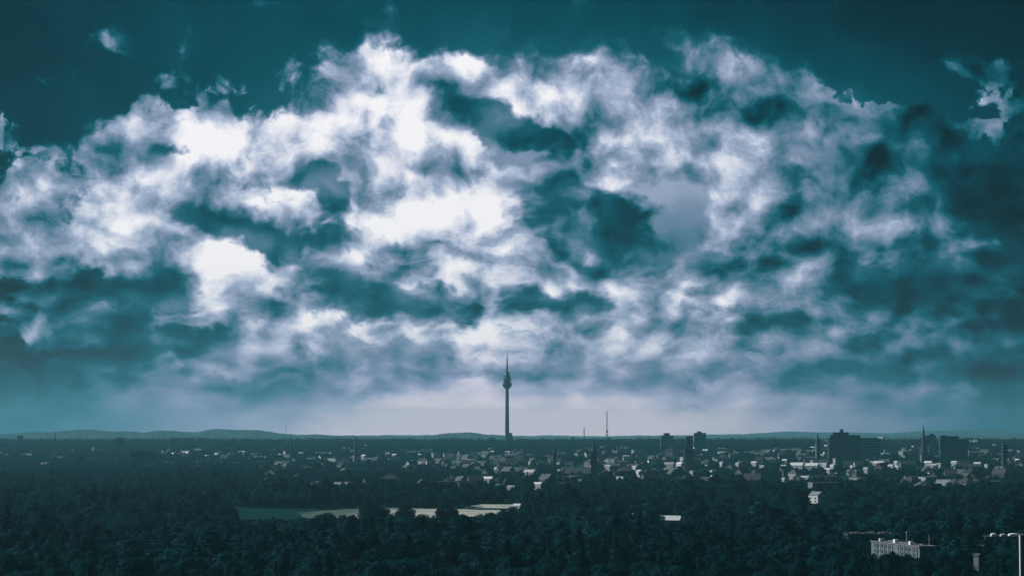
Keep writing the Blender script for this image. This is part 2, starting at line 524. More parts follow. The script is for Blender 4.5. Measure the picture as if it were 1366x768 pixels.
# ------------------------------------------------------------------ the land
def build_land():
    m = bpy.data.materials.new('grassland'); m.use_nodes = True
    g = G(m.node_tree); b = m.node_tree.nodes['Principled BSDF']
    pos = g.n('ShaderNodeNewGeometry').outputs['Position']
    n = g.noise(pos, 0.012, 6, 0.6)
    n2 = g.noise(pos, 0.3, 4, 0.6)
    c = g.ramp(g.m('MULTIPLY_ADD', n2, 0.35, g.m('MULTIPLY', n, 0.65)), [(0.35, (0.006, 0.04, 0.042)), (0.55, (0.012, 0.065, 0.06)), (0.7, (0.03, 0.075, 0.066))])
    m.node_tree.links.new(c, b.inputs['Base Color']); b.inputs['Roughness'].default_value = 0.9; b.inputs['Specular IOR Level'].default_value = 0.0
    ys = [-3000, -1000, 0, 400, 800, 1200, 1600, 2000, 2400, 2800, 3200] + list(range(3500, 9500, 250)) + [10000, 11000, 12500, 14000, 17000, 20000, 25000, 32000, 45000]
    nx = 80
    vs, fs = [], []
    for y in ys:
        half = 4000 + 0.75 * max(0, y)
        for i in range(nx + 1):
            x = -half + 2 * half * i / nx
            vs.append((x, y, tz(x, y)))
    for r in range(len(ys) - 1):
        for i in range(nx):
            a = r * (nx + 1) + i
            fs.append((a, a + 1, a + nx + 2, a + nx + 1))
    o = MB().add(vs, fs).build('ground', m, smooth=True)
    o['kind'] = 'structure'

    fm = bpy.data.materials.new('stubble'); fm.use_nodes = True
    g = G(fm.node_tree); b = fm.node_tree.nodes['Principled BSDF']
    pos = g.n('ShaderNodeNewGeometry').outputs['Position']
    n = g.noise(pos, 0.02, 5, 0.6)
    mp = g.n('ShaderNodeMapping'); fm.node_tree.links.new(pos, mp.inputs[0]); mp.inputs['Scale'].default_value = (0.01, 0.12, 1)
    n3 = g.noise(mp.outputs[0], 1.0, 4, 0.6)
    c = g.ramp(g.m('MULTIPLY_ADD', n3, 0.5, g.m('MULTIPLY', n, 0.5)), [(0.38, (0.26, 0.31, 0.27)), (0.5, (0.46, 0.48, 0.41)), (0.62, (0.60, 0.60, 0.52))])
    sx = g.n('ShaderNodeSeparateXYZ'); fm.node_tree.links.new(pos, sx.inputs[0])
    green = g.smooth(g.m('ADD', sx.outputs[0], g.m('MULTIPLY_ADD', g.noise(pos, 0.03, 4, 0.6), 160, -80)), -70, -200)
    c = g.mixc(green, c, (0.03, 0.085, 0.078, 1))  # cloud shadow painted in as a fade to dark green at the left
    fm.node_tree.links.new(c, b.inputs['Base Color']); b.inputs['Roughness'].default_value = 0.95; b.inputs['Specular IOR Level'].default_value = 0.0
    # ripe field: uneven outline on the flat land
    def patch(name, poly, z, material):
        vs = []
        for k in range(len(poly)):
            (ax, ay), (bx, by) = poly[k], poly[(k + 1) % len(poly)]
            for t in range(8):
                u = t / 8
                px, D = ax + (bx - ax) * u, ay + (by - ay) * u
                vs.append((X(px, D) + 3 * noise.noise((px, D / 9, 1)), D + 9 * noise.noise((px / 7, D / 30, 5)), z))
        o = MB().add(vs, [tuple(range(len(vs)))]).build(name, material)
        o['kind'] = 'structure'
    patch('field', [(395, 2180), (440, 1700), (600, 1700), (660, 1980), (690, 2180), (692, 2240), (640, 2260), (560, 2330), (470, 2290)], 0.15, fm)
    patch('field_strip', [(618, 2330), (692, 2300), (694, 2440), (640, 2440)], 0.16, fm)
    gm = mat('grass_and_shade', (0.010, 0.046, 0.046), 0.9, 0.0, var=0.2, scale=0.02)
    patch('cloud_shaded_field', [(290, 2150), (330, 1700), (450, 1700), (460, 2260), (300, 2230)], 0.10, gm)  # dark grass colour stands in for cloud shadow on the field's left part
    patch('clearing', [(205, 1640), (216, 1500), (236, 1500), (246, 1900), (210, 1900)], 0.10, gm)


build_land()


# ------------------------------------------------------------------ wooded hills on the horizon
def build_hills():
    hm = bpy.data.materials.new('hill_forest'); hm.use_nodes = True
    g = G(hm.node_tree); b = hm.node_tree.nodes['Principled BSDF']
    pos = g.n('ShaderNodeNewGeometry').outputs['Position']
    n = g.noise(pos, 0.01, 6, 0.65)
    c = g.ramp(n, [(0.35, (0.006, 0.045, 0.048)), (0.65, (0.012, 0.08, 0.078))])
    hm.node_tree.links.new(c, b.inputs['Base Color']); b.inputs['Roughness'].default_value = 0.95

    def ridge(name, D, depth, prof, canopy, step=0.8, x0=-120, x1=1490):
        rows = 12
        vs, fs = [], []
        n = int((x1 - x0) / step)
        for r in range(rows + 1):
            t = r / rows
            y = D + depth * t
            shape = math.sin(math.pi * min(1, t * 1.0)) ** 0.6 if 0 < t < 1 else 0.0
            for i in range(n + 1):
                px = x0 + step * i
                for k in range(len(prof) - 1):
                    if prof[k][0] <= px <= prof[k + 1][0]:
                        u = (px - prof[k][0]) / (prof[k + 1][0] - prof[k][0])
                        u = u * u * (3 - 2 * u)
                        py = prof[k][1] + (prof[k + 1][1] - prof[k][1]) * u
                        break
                ym = D + depth * 0.5
                top = Z(py, ym)
                xx = X(px, ym)
                top += 10 * noise.noise((xx / 500, 0.3, D)) + 5 * noise.noise((xx / 120, 0.7, D))
                base = 30.0
                z = base + (top - base) * shape * (1 + 0.10 * noise.noise((xx / 260, y / 160, 2)))
                z += canopy * (noise.noise((xx / 11, y / 17, 9)) + 0.6 * noise.noise((xx / 5, y / 9, 4))) * (1 if 0 < t < 1 else 0)
                vs.append((xx, y, z if 0 < t < 1 else -5))
        for r in range(rows):
            for i in range(n):
                a = r * (n + 1) + i
                fs.append((a, a + 1, a + n + 2, a + n + 1))
        o = MB().add(vs, fs).build(name, hm)
        o['kind'] = 'structure'

    ridge('hills', 14500, 1800, [(-200, 580), (-60, 581), (0, 579), (60, 576), (125, 573), (170, 576), (190, 577), (220, 573.5), (262, 576), (292, 573), (335, 574.5), (400, 580),
                                 (470, 582), (560, 582), (600, 578), (622, 577.5), (660, 580.5), (700, 584), (800, 584), (1040, 583), (1160, 582), (1300, 582.5), (1500, 582)], 4.5)
    ridge('far_hills', 23000, 2500, [(-200, 582), (300, 582), (460, 581), (560, 580.5), (700, 581), (860, 581), (980, 579), (1060, 575.5), (1120, 577), (1180, 577.5), (1230, 575), (1315, 573), (1350, 576), (1500, 580)], 5, step=1.2)
    ridge('low_ridge', 9200, 900, [(-200, 584), (200, 585), (400, 585.5), (560, 585), (700, 585.5), (900, 585), (1030, 584), (1180, 584), (1300, 583.5), (1500, 583)], 4.0)


build_hills()
# ------------------------------------------------------------------ buildings and towers
KEEP = []          # (x, y, radius) of ground taken by buildings


def keep(x, y, r):
    KEEP.append((x, y, r))


def sight(px, D, py_low, half, ht=14.0):
    """keep the ground in front of a building free of trees that would hide it above row py_low"""
    d = D
    lim = max(600.0, (CAM_Z - ht) * FPX / max(1.0, py_low - 580))
    while d > lim and d > D - 420:
        keep(X(px, d), d, half)
        d -= half * 0.9


def solve_D(py, ht):
    """distance at which a roof ht above the land shows at row py"""
    D = 900.0
    while D < 9000 and Z(py, D) > tz(0, D) + ht:
        D += 5.0
    return D


# ---------- television tower
def tv_tower():
    D = 7950.0
    x = X(676.5, D); z0 = tz(x, D)
    t = thing('television_tower', 'tall slender concrete television tower with tiered pod and needle antenna', 'tower', (x, D, z0))
    zz = lambda py: Z(py, D) - z0
    pxm = D / FPX
    n = 28
    sh = MB()
    prof = []
    for k in range(13):
        u = k / 12
        prof.append(((3.15 - 1.0 * u ** 0.7) * pxm, -2 + u * (zz(517) + 2)))
    sh.lathe(prof, n).build('shaft', CONC_D, t, True)
    MB().lathe([(2.0 * pxm, zz(519)), (3.8 * pxm, zz(517.4)), (5.6 * pxm, zz(515.4)), (6.7 * pxm, zz(512.9)), (6.9 * pxm, zz(511.7)), (6.2 * pxm, zz(511.5))], n).build('restaurant_bowl', CONC_D, t, True)
    MB().lathe([(4.6 * pxm, zz(511.5)), (4.5 * pxm, zz(506)), (3.9 * pxm, zz(501.5)), (2.7 * pxm, zz(497)), (1.6 * pxm, zz(495.5))], n).build('pod', STEEL, t, True)
    for (py, r) in ((509.6, 6.1), (505.6, 6.2), (501.4, 4.9), (497.2, 3.2)):
        MB().lathe([(r * .8 * pxm, zz(py + .5)), (r * pxm, zz(py)), (r * pxm, zz(py - .45)), (r * .7 * pxm, zz(py - .5))], n).build('platform', CONC_D, t, True)
    a = MB().lathe([(1.25 * pxm, zz(496)), (1.05 * pxm, zz(487)), (0.95 * pxm, zz(479))], 12).build('antenna_mast', STEEL, t, True)
    MB().lathe([(0.55 * pxm, zz(479.2)), (0.42 * pxm, zz(470))], 8).build('antenna_tip', STEEL, a, True)
    MB().box(6, 17, -8, 8, -2, zz(577)).build('service_block', PLANT, t)
    MB().lathe([(2.1, -2), (1.6, zz(583))], 10, cx=30, cy=-20).build('exhaust_stack', STEEL, t)
    keep(x, D, 40)


tv_tower()


def lattice(name, label, px, D, py_top, wbase, wtop, bands):
    x = X(px, D); z0 = tz(x, D); H = Z(py_top, D) - z0
    t = thing(name, label, 'mast', (x, D, z0))
    hw = lambda z: (wbase + (wtop - wbase) * min(1, z / (H * 0.55)) ** 0.8) / 2 if z < H * 0.55 else (wtop + (wtop * .35 - wtop) * (z - H * .55) / (H * .45)) / 2
    n = 12
    for sx, sy in ((-1, -1), (1, -1), (1, 1), (-1, 1)):
        m = MB()
        for k in range(n):
            z1, z2 = H * k / n, H * (k + 1) / n
            m.tube((sx * hw(z1), sy * hw(z1), z1 - (2 if k == 0 else 0)), (sx * hw(z2), sy * hw(z2), z2), 0.45, 0.45, 4)
        m.build('leg', STEEL, t)
    m = MB()
    for k in range(n):
        z1, z2 = H * k / n, H * (k + 1) / n
        for (a, b) in (((-1, -1), (1, -1)), ((1, -1), (1, 1)), ((1, 1), (-1, 1)), ((-1, 1), (-1, -1))):
            m.tube((a[0] * hw(z1), a[1] * hw(z1), z1), (b[0] * hw(z2), b[1] * hw(z2), z2), 0.25, n=4)
            m.tube((b[0] * hw(z1), b[1] * hw(z1), z1), (a[0] * hw(z2), a[1] * hw(z2), z2), 0.25, n=4)
    m.build('bracing', STEEL, t)
    for (pa, pb) in bands:
        za, zb = Z(pb, D) - z0, Z(pa, D) - z0
        w = hw(za) + 0.6
        MB().box(-w, w, -w, w, za, zb).build('antenna_deck', STEEL, t)
    return t


lattice('radio_mast', 'tall lattice radio mast tapering upward, standing behind the pointed church', 809.5, 6600, 548, 9.5, 3.6, ((574, 576), (579.3, 580.6), (584, 585)))
lattice('antenna_mast', 'shorter antenna mast with thick drum head beside the lattice mast', 779, 6500, 569.5, 3.0, 1.8, ((570, 573), (573.6, 576), (576.6, 578.6)))
lattice('guyed_mast', 'hair-thin transmitter mast rising above the wooded hill', 382, 12500, 564, 3.0, 1.6, ())
lattice('pylon', 'thin pylon in front of the western hill slope', 75, 6400, 577, 4.5, 3.0, ((577, 579),))
lattice('pylon', 'short thin mast between the chimney stack and the cranes', 341.5, 5600, 588, 3.0, 2.0, ())


def stack(px, D, py_top, r0, r1, label, m):
    x = X(px, D); z0 = tz(x, D); H = Z(py_top, D) - z0
    t = thing('chimney_stack', label, 'chimney', (x, D, z0))
    MB().lathe([(r0, -1.5), (r0 * .9, H * .3), ((r0 + r1) / 2, H * .6), (r1, H - 1.2)], 14).build('shaft', m, t, True)
    MB().lathe([(r1, H - 1.2), (r1 * 1.18, H - 1.0), (r1 * 1.18, H), (r1 * .8, H)], 14).build('rim', m, t)
    keep(x, D, 10)


stack(388.8, 5200, 582.5, 1.9, 1.45, 'slim dark factory chimney standing behind white sheds, nearer the cranes', BRICK)
stack(474.3, 5200, 581.5, 2.3, 1.75, 'thicker factory chimney standing beside a small pointed steeple', CONC_D)


def crane(px, D, py, px0, px1, label):
    x = X(px, D); z0 = tz(x, D); H = Z(py, D) - z0
    t = thing('tower_crane', label, 'crane', (x, D, z0), 0, 'cranes on the building site')
    MB().box(-0.8, 0.8, -.8, .8, -1, H).build('mast', STEEL, t)
    a, b = X(px0, D) - x, X(px1, D) - x
    MB().box(a, b, -.6, .6, H, H + 1.5).build('jib', STEEL, t)
    MB().tube((0, 0, H), (0, 0, H + 6), .6, .3).build('tower_head', STEEL, t)
    m = MB()
    m.tube((0, 0, H + 6), (a * .8, 0, H + 1.3), .2, n=4); m.tube((0, 0, H + 6), (b * .8, 0, H + 1.3), .2, n=4)
    m.build('tie_bar', STEEL, t)
    c = a if abs(a) < abs(b) else b
    MB().box(min(c, c * .7), max(c, c * .7), -1, 1, H - 2, H).build('counterweight', CONC_D, t)
    MB().box(-1.5, 1.5, -2.3, -.8, H - 2.2, H - .2).build('cab', PLANT, t)


crane(233, 6400, 584.6, 227, 250, 'tower crane whose long jib reaches toward the other large crane')
crane(267, 6400, 584.2, 250, 272, 'tower crane whose long jib points away from the chimney stacks')
crane(289, 6400, 585.5, 286, 293, 'small tower crane with short jib, closest to the chimney stacks')


def church_pointed():
    D = 3900.0
    x = X(792, D); z0 = tz(x, D)
    t = thing('church', 'dark brick church with needle spire and long nave among trees', 'church', (x, D, z0), R(-6))
    zz = lambda py: Z(py, D) - z0
    tw = MB().box(-4.9, 4.9, -4.9, 4.9, -1, zz(606))
    tw.build('tower', BRICK, t)
    MB().lathe([(6.6, zz(606)), (5.3, zz(603)), (3.4, zz(598)), (1.5, zz(590)), (0.15, zz(583.4))], 8, R(22.5)).build('spire', SLATE, t)
    for sx, sy in ((-1, -1), (1, -1), (1, 1), (-1, 1)):
        MB().lathe([(1.1, zz(607)), (1.0, zz(602.5)), (0.05, zz(599))], 6, cx=4.2 * sx, cy=4.2 * sy).build('pinnacle', SLATE, t)
    MB().box(-.12, .12, -.12, .12, zz(583.6), zz(581.6)).box(-.7, .7, -.1, .1, zz(582.6), zz(582.4)).build('cross', STEEL, t)
    nv = link('nave', None, t)
    w, d = 42, 15
    m = MB().gable_wall(w, d, 9.0, 9.0)
    m.v = [(a - 26.2, b, c - .5) for (a, b, c) in m.v]
    nv2 = m.build('nave_wall', BRICK, t)
    m = MB().gable_roof(w, d, 8.5, 9.0, 0.5, 0.4, 0.05)
    m.v = [(a - 26.2, b, c) for (a, b, c) in m.v]
    m.build('nave_roof', TILE, t)
    for k in range(6):
        MB().box(-43.5 + 6.2 * k, -41.8 + 6.2 * k, -7.62, -7.45, 2.5, 7.2).build('window', GLASS, t)
    bpy.data.objects.remove(nv)
    for dx in (-45, -35, -25, -15, -5, 6):
        keep(x + dx, D, 9); sight(792 + dx * .82, D, 632, 12, 15)


church_pointed()


def town_hall():
    D = 4000.0
    x = X(919, D); z0 = tz(x, D)
    t = thing('town_hall', 'dark square town hall tower with overhanging crown and pale wing', 'town hall', (x, D, z0), R(-14))
    zz = lambda py: Z(py, D) - z0
    MB().box(-6.2, 6.2, -6.2, 6.2, -1, zz(598)).build('tower_base', OCHRE, t)
    MB().box(-5.6, 5.6, -5.6, 5.6, zz(598), zz(596)).build('gallery', OCHRE, t)
    MB().box(-3.7, 3.7, -3.7, 3.7, zz(596), zz(585.6)).build('tower_shaft', OCHRE, t)
    c = MB().box(-4.7, 4.7, -4.7, 4.7, zz(585.6), zz(582.2))
    for i in range(5):
        for (a, b) in ((-4.7, 'y'), (4.3, 'y')):
            u = -4.7 + i * 2.25
            c.box(u, u + .9, a, a + .4, zz(582.2), zz(581))
            c.box(a, a + .4, u + .02, u + .88, zz(582.2), zz(581) - .05)
    c.build('crown', OCHRE, t)
    MB().tube((0, 0, zz(582.2)), (0, 0, zz(577)), .22, .1).build('flagpole', STEEL, t)
    for f in range(4):
        for s in (-2.0, 0.9):
            MB().box(s, s + 1.1, -3.78, -3.62, zz(594 - 2.3 * f), zz(592.9 - 2.3 * f)).build('window', GLASS, t)
    for (s0, s1) in ((-4.6, -3.2), (-.8, .8), (3.2, 4.6)):
        MB().box(s0, s1, -6.28, -6.12, zz(605), zz(601)).build('window', GLASS, t)
    MB().box(-9.5, -6.25, -5, 5, -1, zz(602.5)).build('side_wing', WHITE, t)
    m = MB().gable_wall(30, 14, 13, 6); m.v = [(a + 21.5, b + 2, c - .5) for a, b, c in m.v]; m.build('wing_wall', OCHRE, t)
    m = MB().gable_roof(30, 14, 12.5, 6, .4, .3, .05); m.v = [(a + 21.8, b + 2, c) for a, b, c in m.v]; m.build('wing_roof', TILE, t)
    for dx in (-12, 0, 14, 28):
        keep(x + dx, D, 11)
    sight(918, D, 614, 12, 14)


town_hall()


def high_rise(name, label, px0, px1, D, py_top, floors, wall, rz=0.0, depth=16, steps=(), masts=(), band=True, group=None, low=None, bandm=None):
    """slab block: body, a recessed window strip and a balcony band for each floor, roof plant"""
    x = X((px0 + px1) / 2, D); z0 = tz(x, D)
    c = abs(math.cos(rz)); s = abs(math.sin(rz))
    w = ((px1 - px0) / FPX * D - depth * s) / max(.3, c)
    H = Z(py_top, D) - z0
    t = thing(name, label, 'high-rise', (x, D, z0), rz, group)
    MB().box(-w / 2, w / 2, -depth / 2, depth / 2, -1, H).build('wall', wall, t)
    if band:
        fh = H / floors
        for k in range(floors):
            b = MB()
            z = k * fh + fh * .38
            b.box(-w / 2 + 1, w / 2 - 1, -depth / 2 - .06, -depth / 2 + .1, z, z + fh * .48)
            b.box(-w / 2 - .06, -w / 2 + .1, -depth / 2 + 1, depth / 2 - 1, z, z + fh * .48)
            b.build('window_strip', GLASS, t)
            MB().box(-w / 2 + .6, w / 2 - .6, -depth / 2 - .3, -depth / 2 - .02, z - fh * .36, z - fh * .06).build('balcony_parapet', bandm or wall, t)
    for (a, b, py) in steps:
        xa, xb = X(a, D) - x, X(b, D) - x
        MB().box(xa, xb, -depth * .32, depth * .32, H, Z(py, D) - z0).build('roof_plant', CONC_D, t)
    for (a, py) in masts:
        xa = X(a, D) - x
        MB().tube((xa, 0, H), (xa, 0, Z(py, D) - z0), .4, .25, 5).build('roof_antenna', STEEL, t)
    k = -w / 2
    while k <= w / 2:
        keep(x + k * math.cos(rz), D + k * math.sin(rz), depth * .75); k += depth * .6
    if low:
        sight((px0 + px1) / 2, D, low, w / 2 + 4)
    return t


high_rise('tower_block', 'broad dark high-rise with stepped roof and lift house beside a domed steeple', 1104, 1147, 5200, 583.6, 14, CONC_D, 0.0, 18,
          ((1106, 1146.2, 580), (1110, 1131, 576.2), (1119.5, 1124, 572.3)), ((1129.5, 571.5),), low=612)
high_rise('tower_block', 'dark high-rise with a row of thin aerials along its roof', 1252, 1289, 5250, 585.2, 13, CONC_D, 0.0, 18,
          ((1252.4, 1277, 581.5), (1254, 1262, 580.4)), ((1255.5, 578), (1257.5, 578.6), (1266, 577.2), (1271.5, 577.6), (1274, 576.8), (1276.5, 577.5)), low=612)
high_rise('tower_block', 'hazy distant tower block with lift house, closer to the lattice radio mast', 881, 897.6, 6600, 580.3, 12, CONC, 0.0, 18, ((885, 893, 577.2),), band=True)
high_rise('tower_block', 'hazy distant tower block with lift house, just beyond the town hall tower', 925, 941, 6500, 577, 13, CONC, 0.0, 18, ((929.5, 935, 575),), band=True)
high_rise('tower_block', 'dark slab block with roof plant rising from the wood below the cranes', 176, 203, 4700, 602, 10, CONC_D, 0.0, 14, ((187, 199, 600),), low=618)
high_rise('office_block', 'lower wing standing against the slab block below the cranes', 203.4, 214, 4705, 605.5, 9, CONC_D, 0.0, 13, (), low=618)
high_rise('tower_block', 'small hazy block on the skyline below the twin wooded hill', 155.5, 167, 6500, 585, 8, CONC_D, 0.0, 16, ((157, 165, 583.2),))
high_rise('office_block', 'wide flat block behind the broad stepped high-rise', 1146, 1172, 5600, 583.8, 9, CONC, 0.0, 16, (), low=600)
high_rise('tower_block', 'distant block with domed roof plant behind the slender church steeple', 1233, 1247, 6600, 580.5, 10, CONC_D, 0.0, 16, ((1238, 1245, 578),))
high_rise('tower_block', 'narrow dark block on the town edge beyond the aerial-topped high-rise', 1335.5, 1341.5, 4300, 592, 9, CONC_D, 0.0, 10, ((1336.5, 1339, 590.8),), low=606)
high_rise('tower_block', 'faint distant block before the western hill foot', 25, 32, 7600, 580.5, 8, CONC_D, 0.0, 16, ())


def steeple(name, label, px, D, prof, cross_py, wall_to, wall_w, m_roof, m_wall, nave=None, low=None, n=8):
    x = X(px, D); z0 = tz(x, D)
    t = thing(name, label, 'church', (x, D, z0), R(8))
    zz = lambda py: Z(py, D) - z0
    MB().box(-wall_w, wall_w, -wall_w, wall_w, -1, zz(wall_to)).build('tower', m_wall, t)
    MB().lathe([(r, zz(py)) for (r, py) in prof], n, math.pi / n).build('spire', m_roof, t, n > 8)
    MB().box(-.25, .25, -.25, .25, zz(prof[-1][1] + .3), zz(cross_py)).box(-1.0, 1.0, -.2, .2, zz(cross_py + .9), zz(cross_py + .5)).build('cross', STEEL, t)
    if nave:
        m = MB().gable_wall(nave[0], nave[1], nave[2], nave[3]); m.v = [(a + nave[4], b, c - .5) for a, b, c in m.v]; m.build('nave_wall', m_wall, t)
        m = MB().gable_roof(nave[0], nave[1], nave[2] - .5, nave[3], .4, .3, .05); m.v = [(a + nave[4], b, c) for a, b, c in m.v]; m.build('nave_roof', m_roof, t)
    keep(x, D, 14)
    if low:
        sight(px, D, low, 14)


steeple('church', 'slender dark stone church steeple tapering to a cross beside a high-rise', 1231, 5150,
        [(9.3, 606), (7.6, 600), (5.6, 592), (3.9, 585), (2.2, 576), (1.1, 570.5), (0.4, 567.0)], 564.4, 606, 6.8, SLATE, OCHRE, (34, 14, 12, 8, 21), 610)
steeple('church', 'stout church tower with bulbous dark helm beside the broad high-rise', 1090, 5150,
        [(5.2, 590), (4.9, 588.5), (4.4, 586.5), (3.0, 584.3), (1.9, 583), (1.7, 581.6), (1.5, 580.2), (0.5, 578.4), (0.2, 577.4)], 576, 590, 4.2, SLATE, OCHRE, (26, 12, 11, 7, -17), 606, 12)
steeple('church', 'small pointed steeple standing beside the thicker factory chimney', 480.3, 5230,
        [(2.6, 600), (1.8, 596), (0.8, 593.5), (0.15, 592)], 590.8, 600, 1.9, SLATE, OCHRE, None, 603)
steeple('church', 'faint dark steeple among trees between the pale town roofs and the pointed church', 739.5, 4500,
        [(4.0, 604), (2.8, 600), (1.2, 597), (0.2, 595.5)], 594.4, 604, 2.9, SLATE, BRICK, (24, 11, 9, 6, 15), 610)

# ---------- bright roofs and walls that catch the sun
HALL_N = 0


def hall(x0, x1, y0, y1, label, rz=-42, ht=13.0, D=None, kind='gable', wallm=None, roofm=None, name='hall', cat='hall', low=True, asp=.62, group=None):
    D = D or solve_D(y0, ht)
    px = (x0 + x1) / 2
    x = X(px, D); z0 = tz(x, D)
    E = (x1 - x0) / FPX * D
    a = R(rz)
    w = E / (abs(math.cos(a)) + asp * abs(math.sin(a)))
    d = w * asp
    H = Z(y0, D) - z0
    t = thing(name, label, cat, (x, D, z0), a, group)
    wm, rm = wallm or WHITE, roofm or WROOF
    if kind == 'gable':
        rh = min(d * .32, H * .45)
        MB().gable_wall(w, d, H - rh, rh).build('wall', wm, t)
        MB().gable_roof(w, d, H - rh, rh, .4, .25, .04).build('roof', rm, t)
    else:
        MB().box(-w / 2, w / 2, -d / 2, d / 2, -.5, H - .6).build('wall', wm, t)
        MB().box(-w / 2 - .3, w / 2 + .3, -d / 2 - .3, d / 2 + .3, H - .6, H).build('roof', rm, t)
    fl = max(1, int(H / 3.4))
    n = max(2, int(w / 5))
    win = MB()
    for k in range(fl if kind != 'gable' else max(1, fl - 1)):
        z = 1.2 + k * 3.2
        for i in range(n):
            u = -w / 2 + (i + .3) * w / n
            win.box(u, u + w / n * .35, -d / 2 - .05, -d / 2 + .1, z, z + 1.4)
    wo = win.build('windows', GLASS, t)
    wo['kind'] = 'stuff'
    keep(x, D, max(w, d) * .62 + 3)
    if low:
        sight(px, D, y1, E / 2 + 3, 15)
    return t


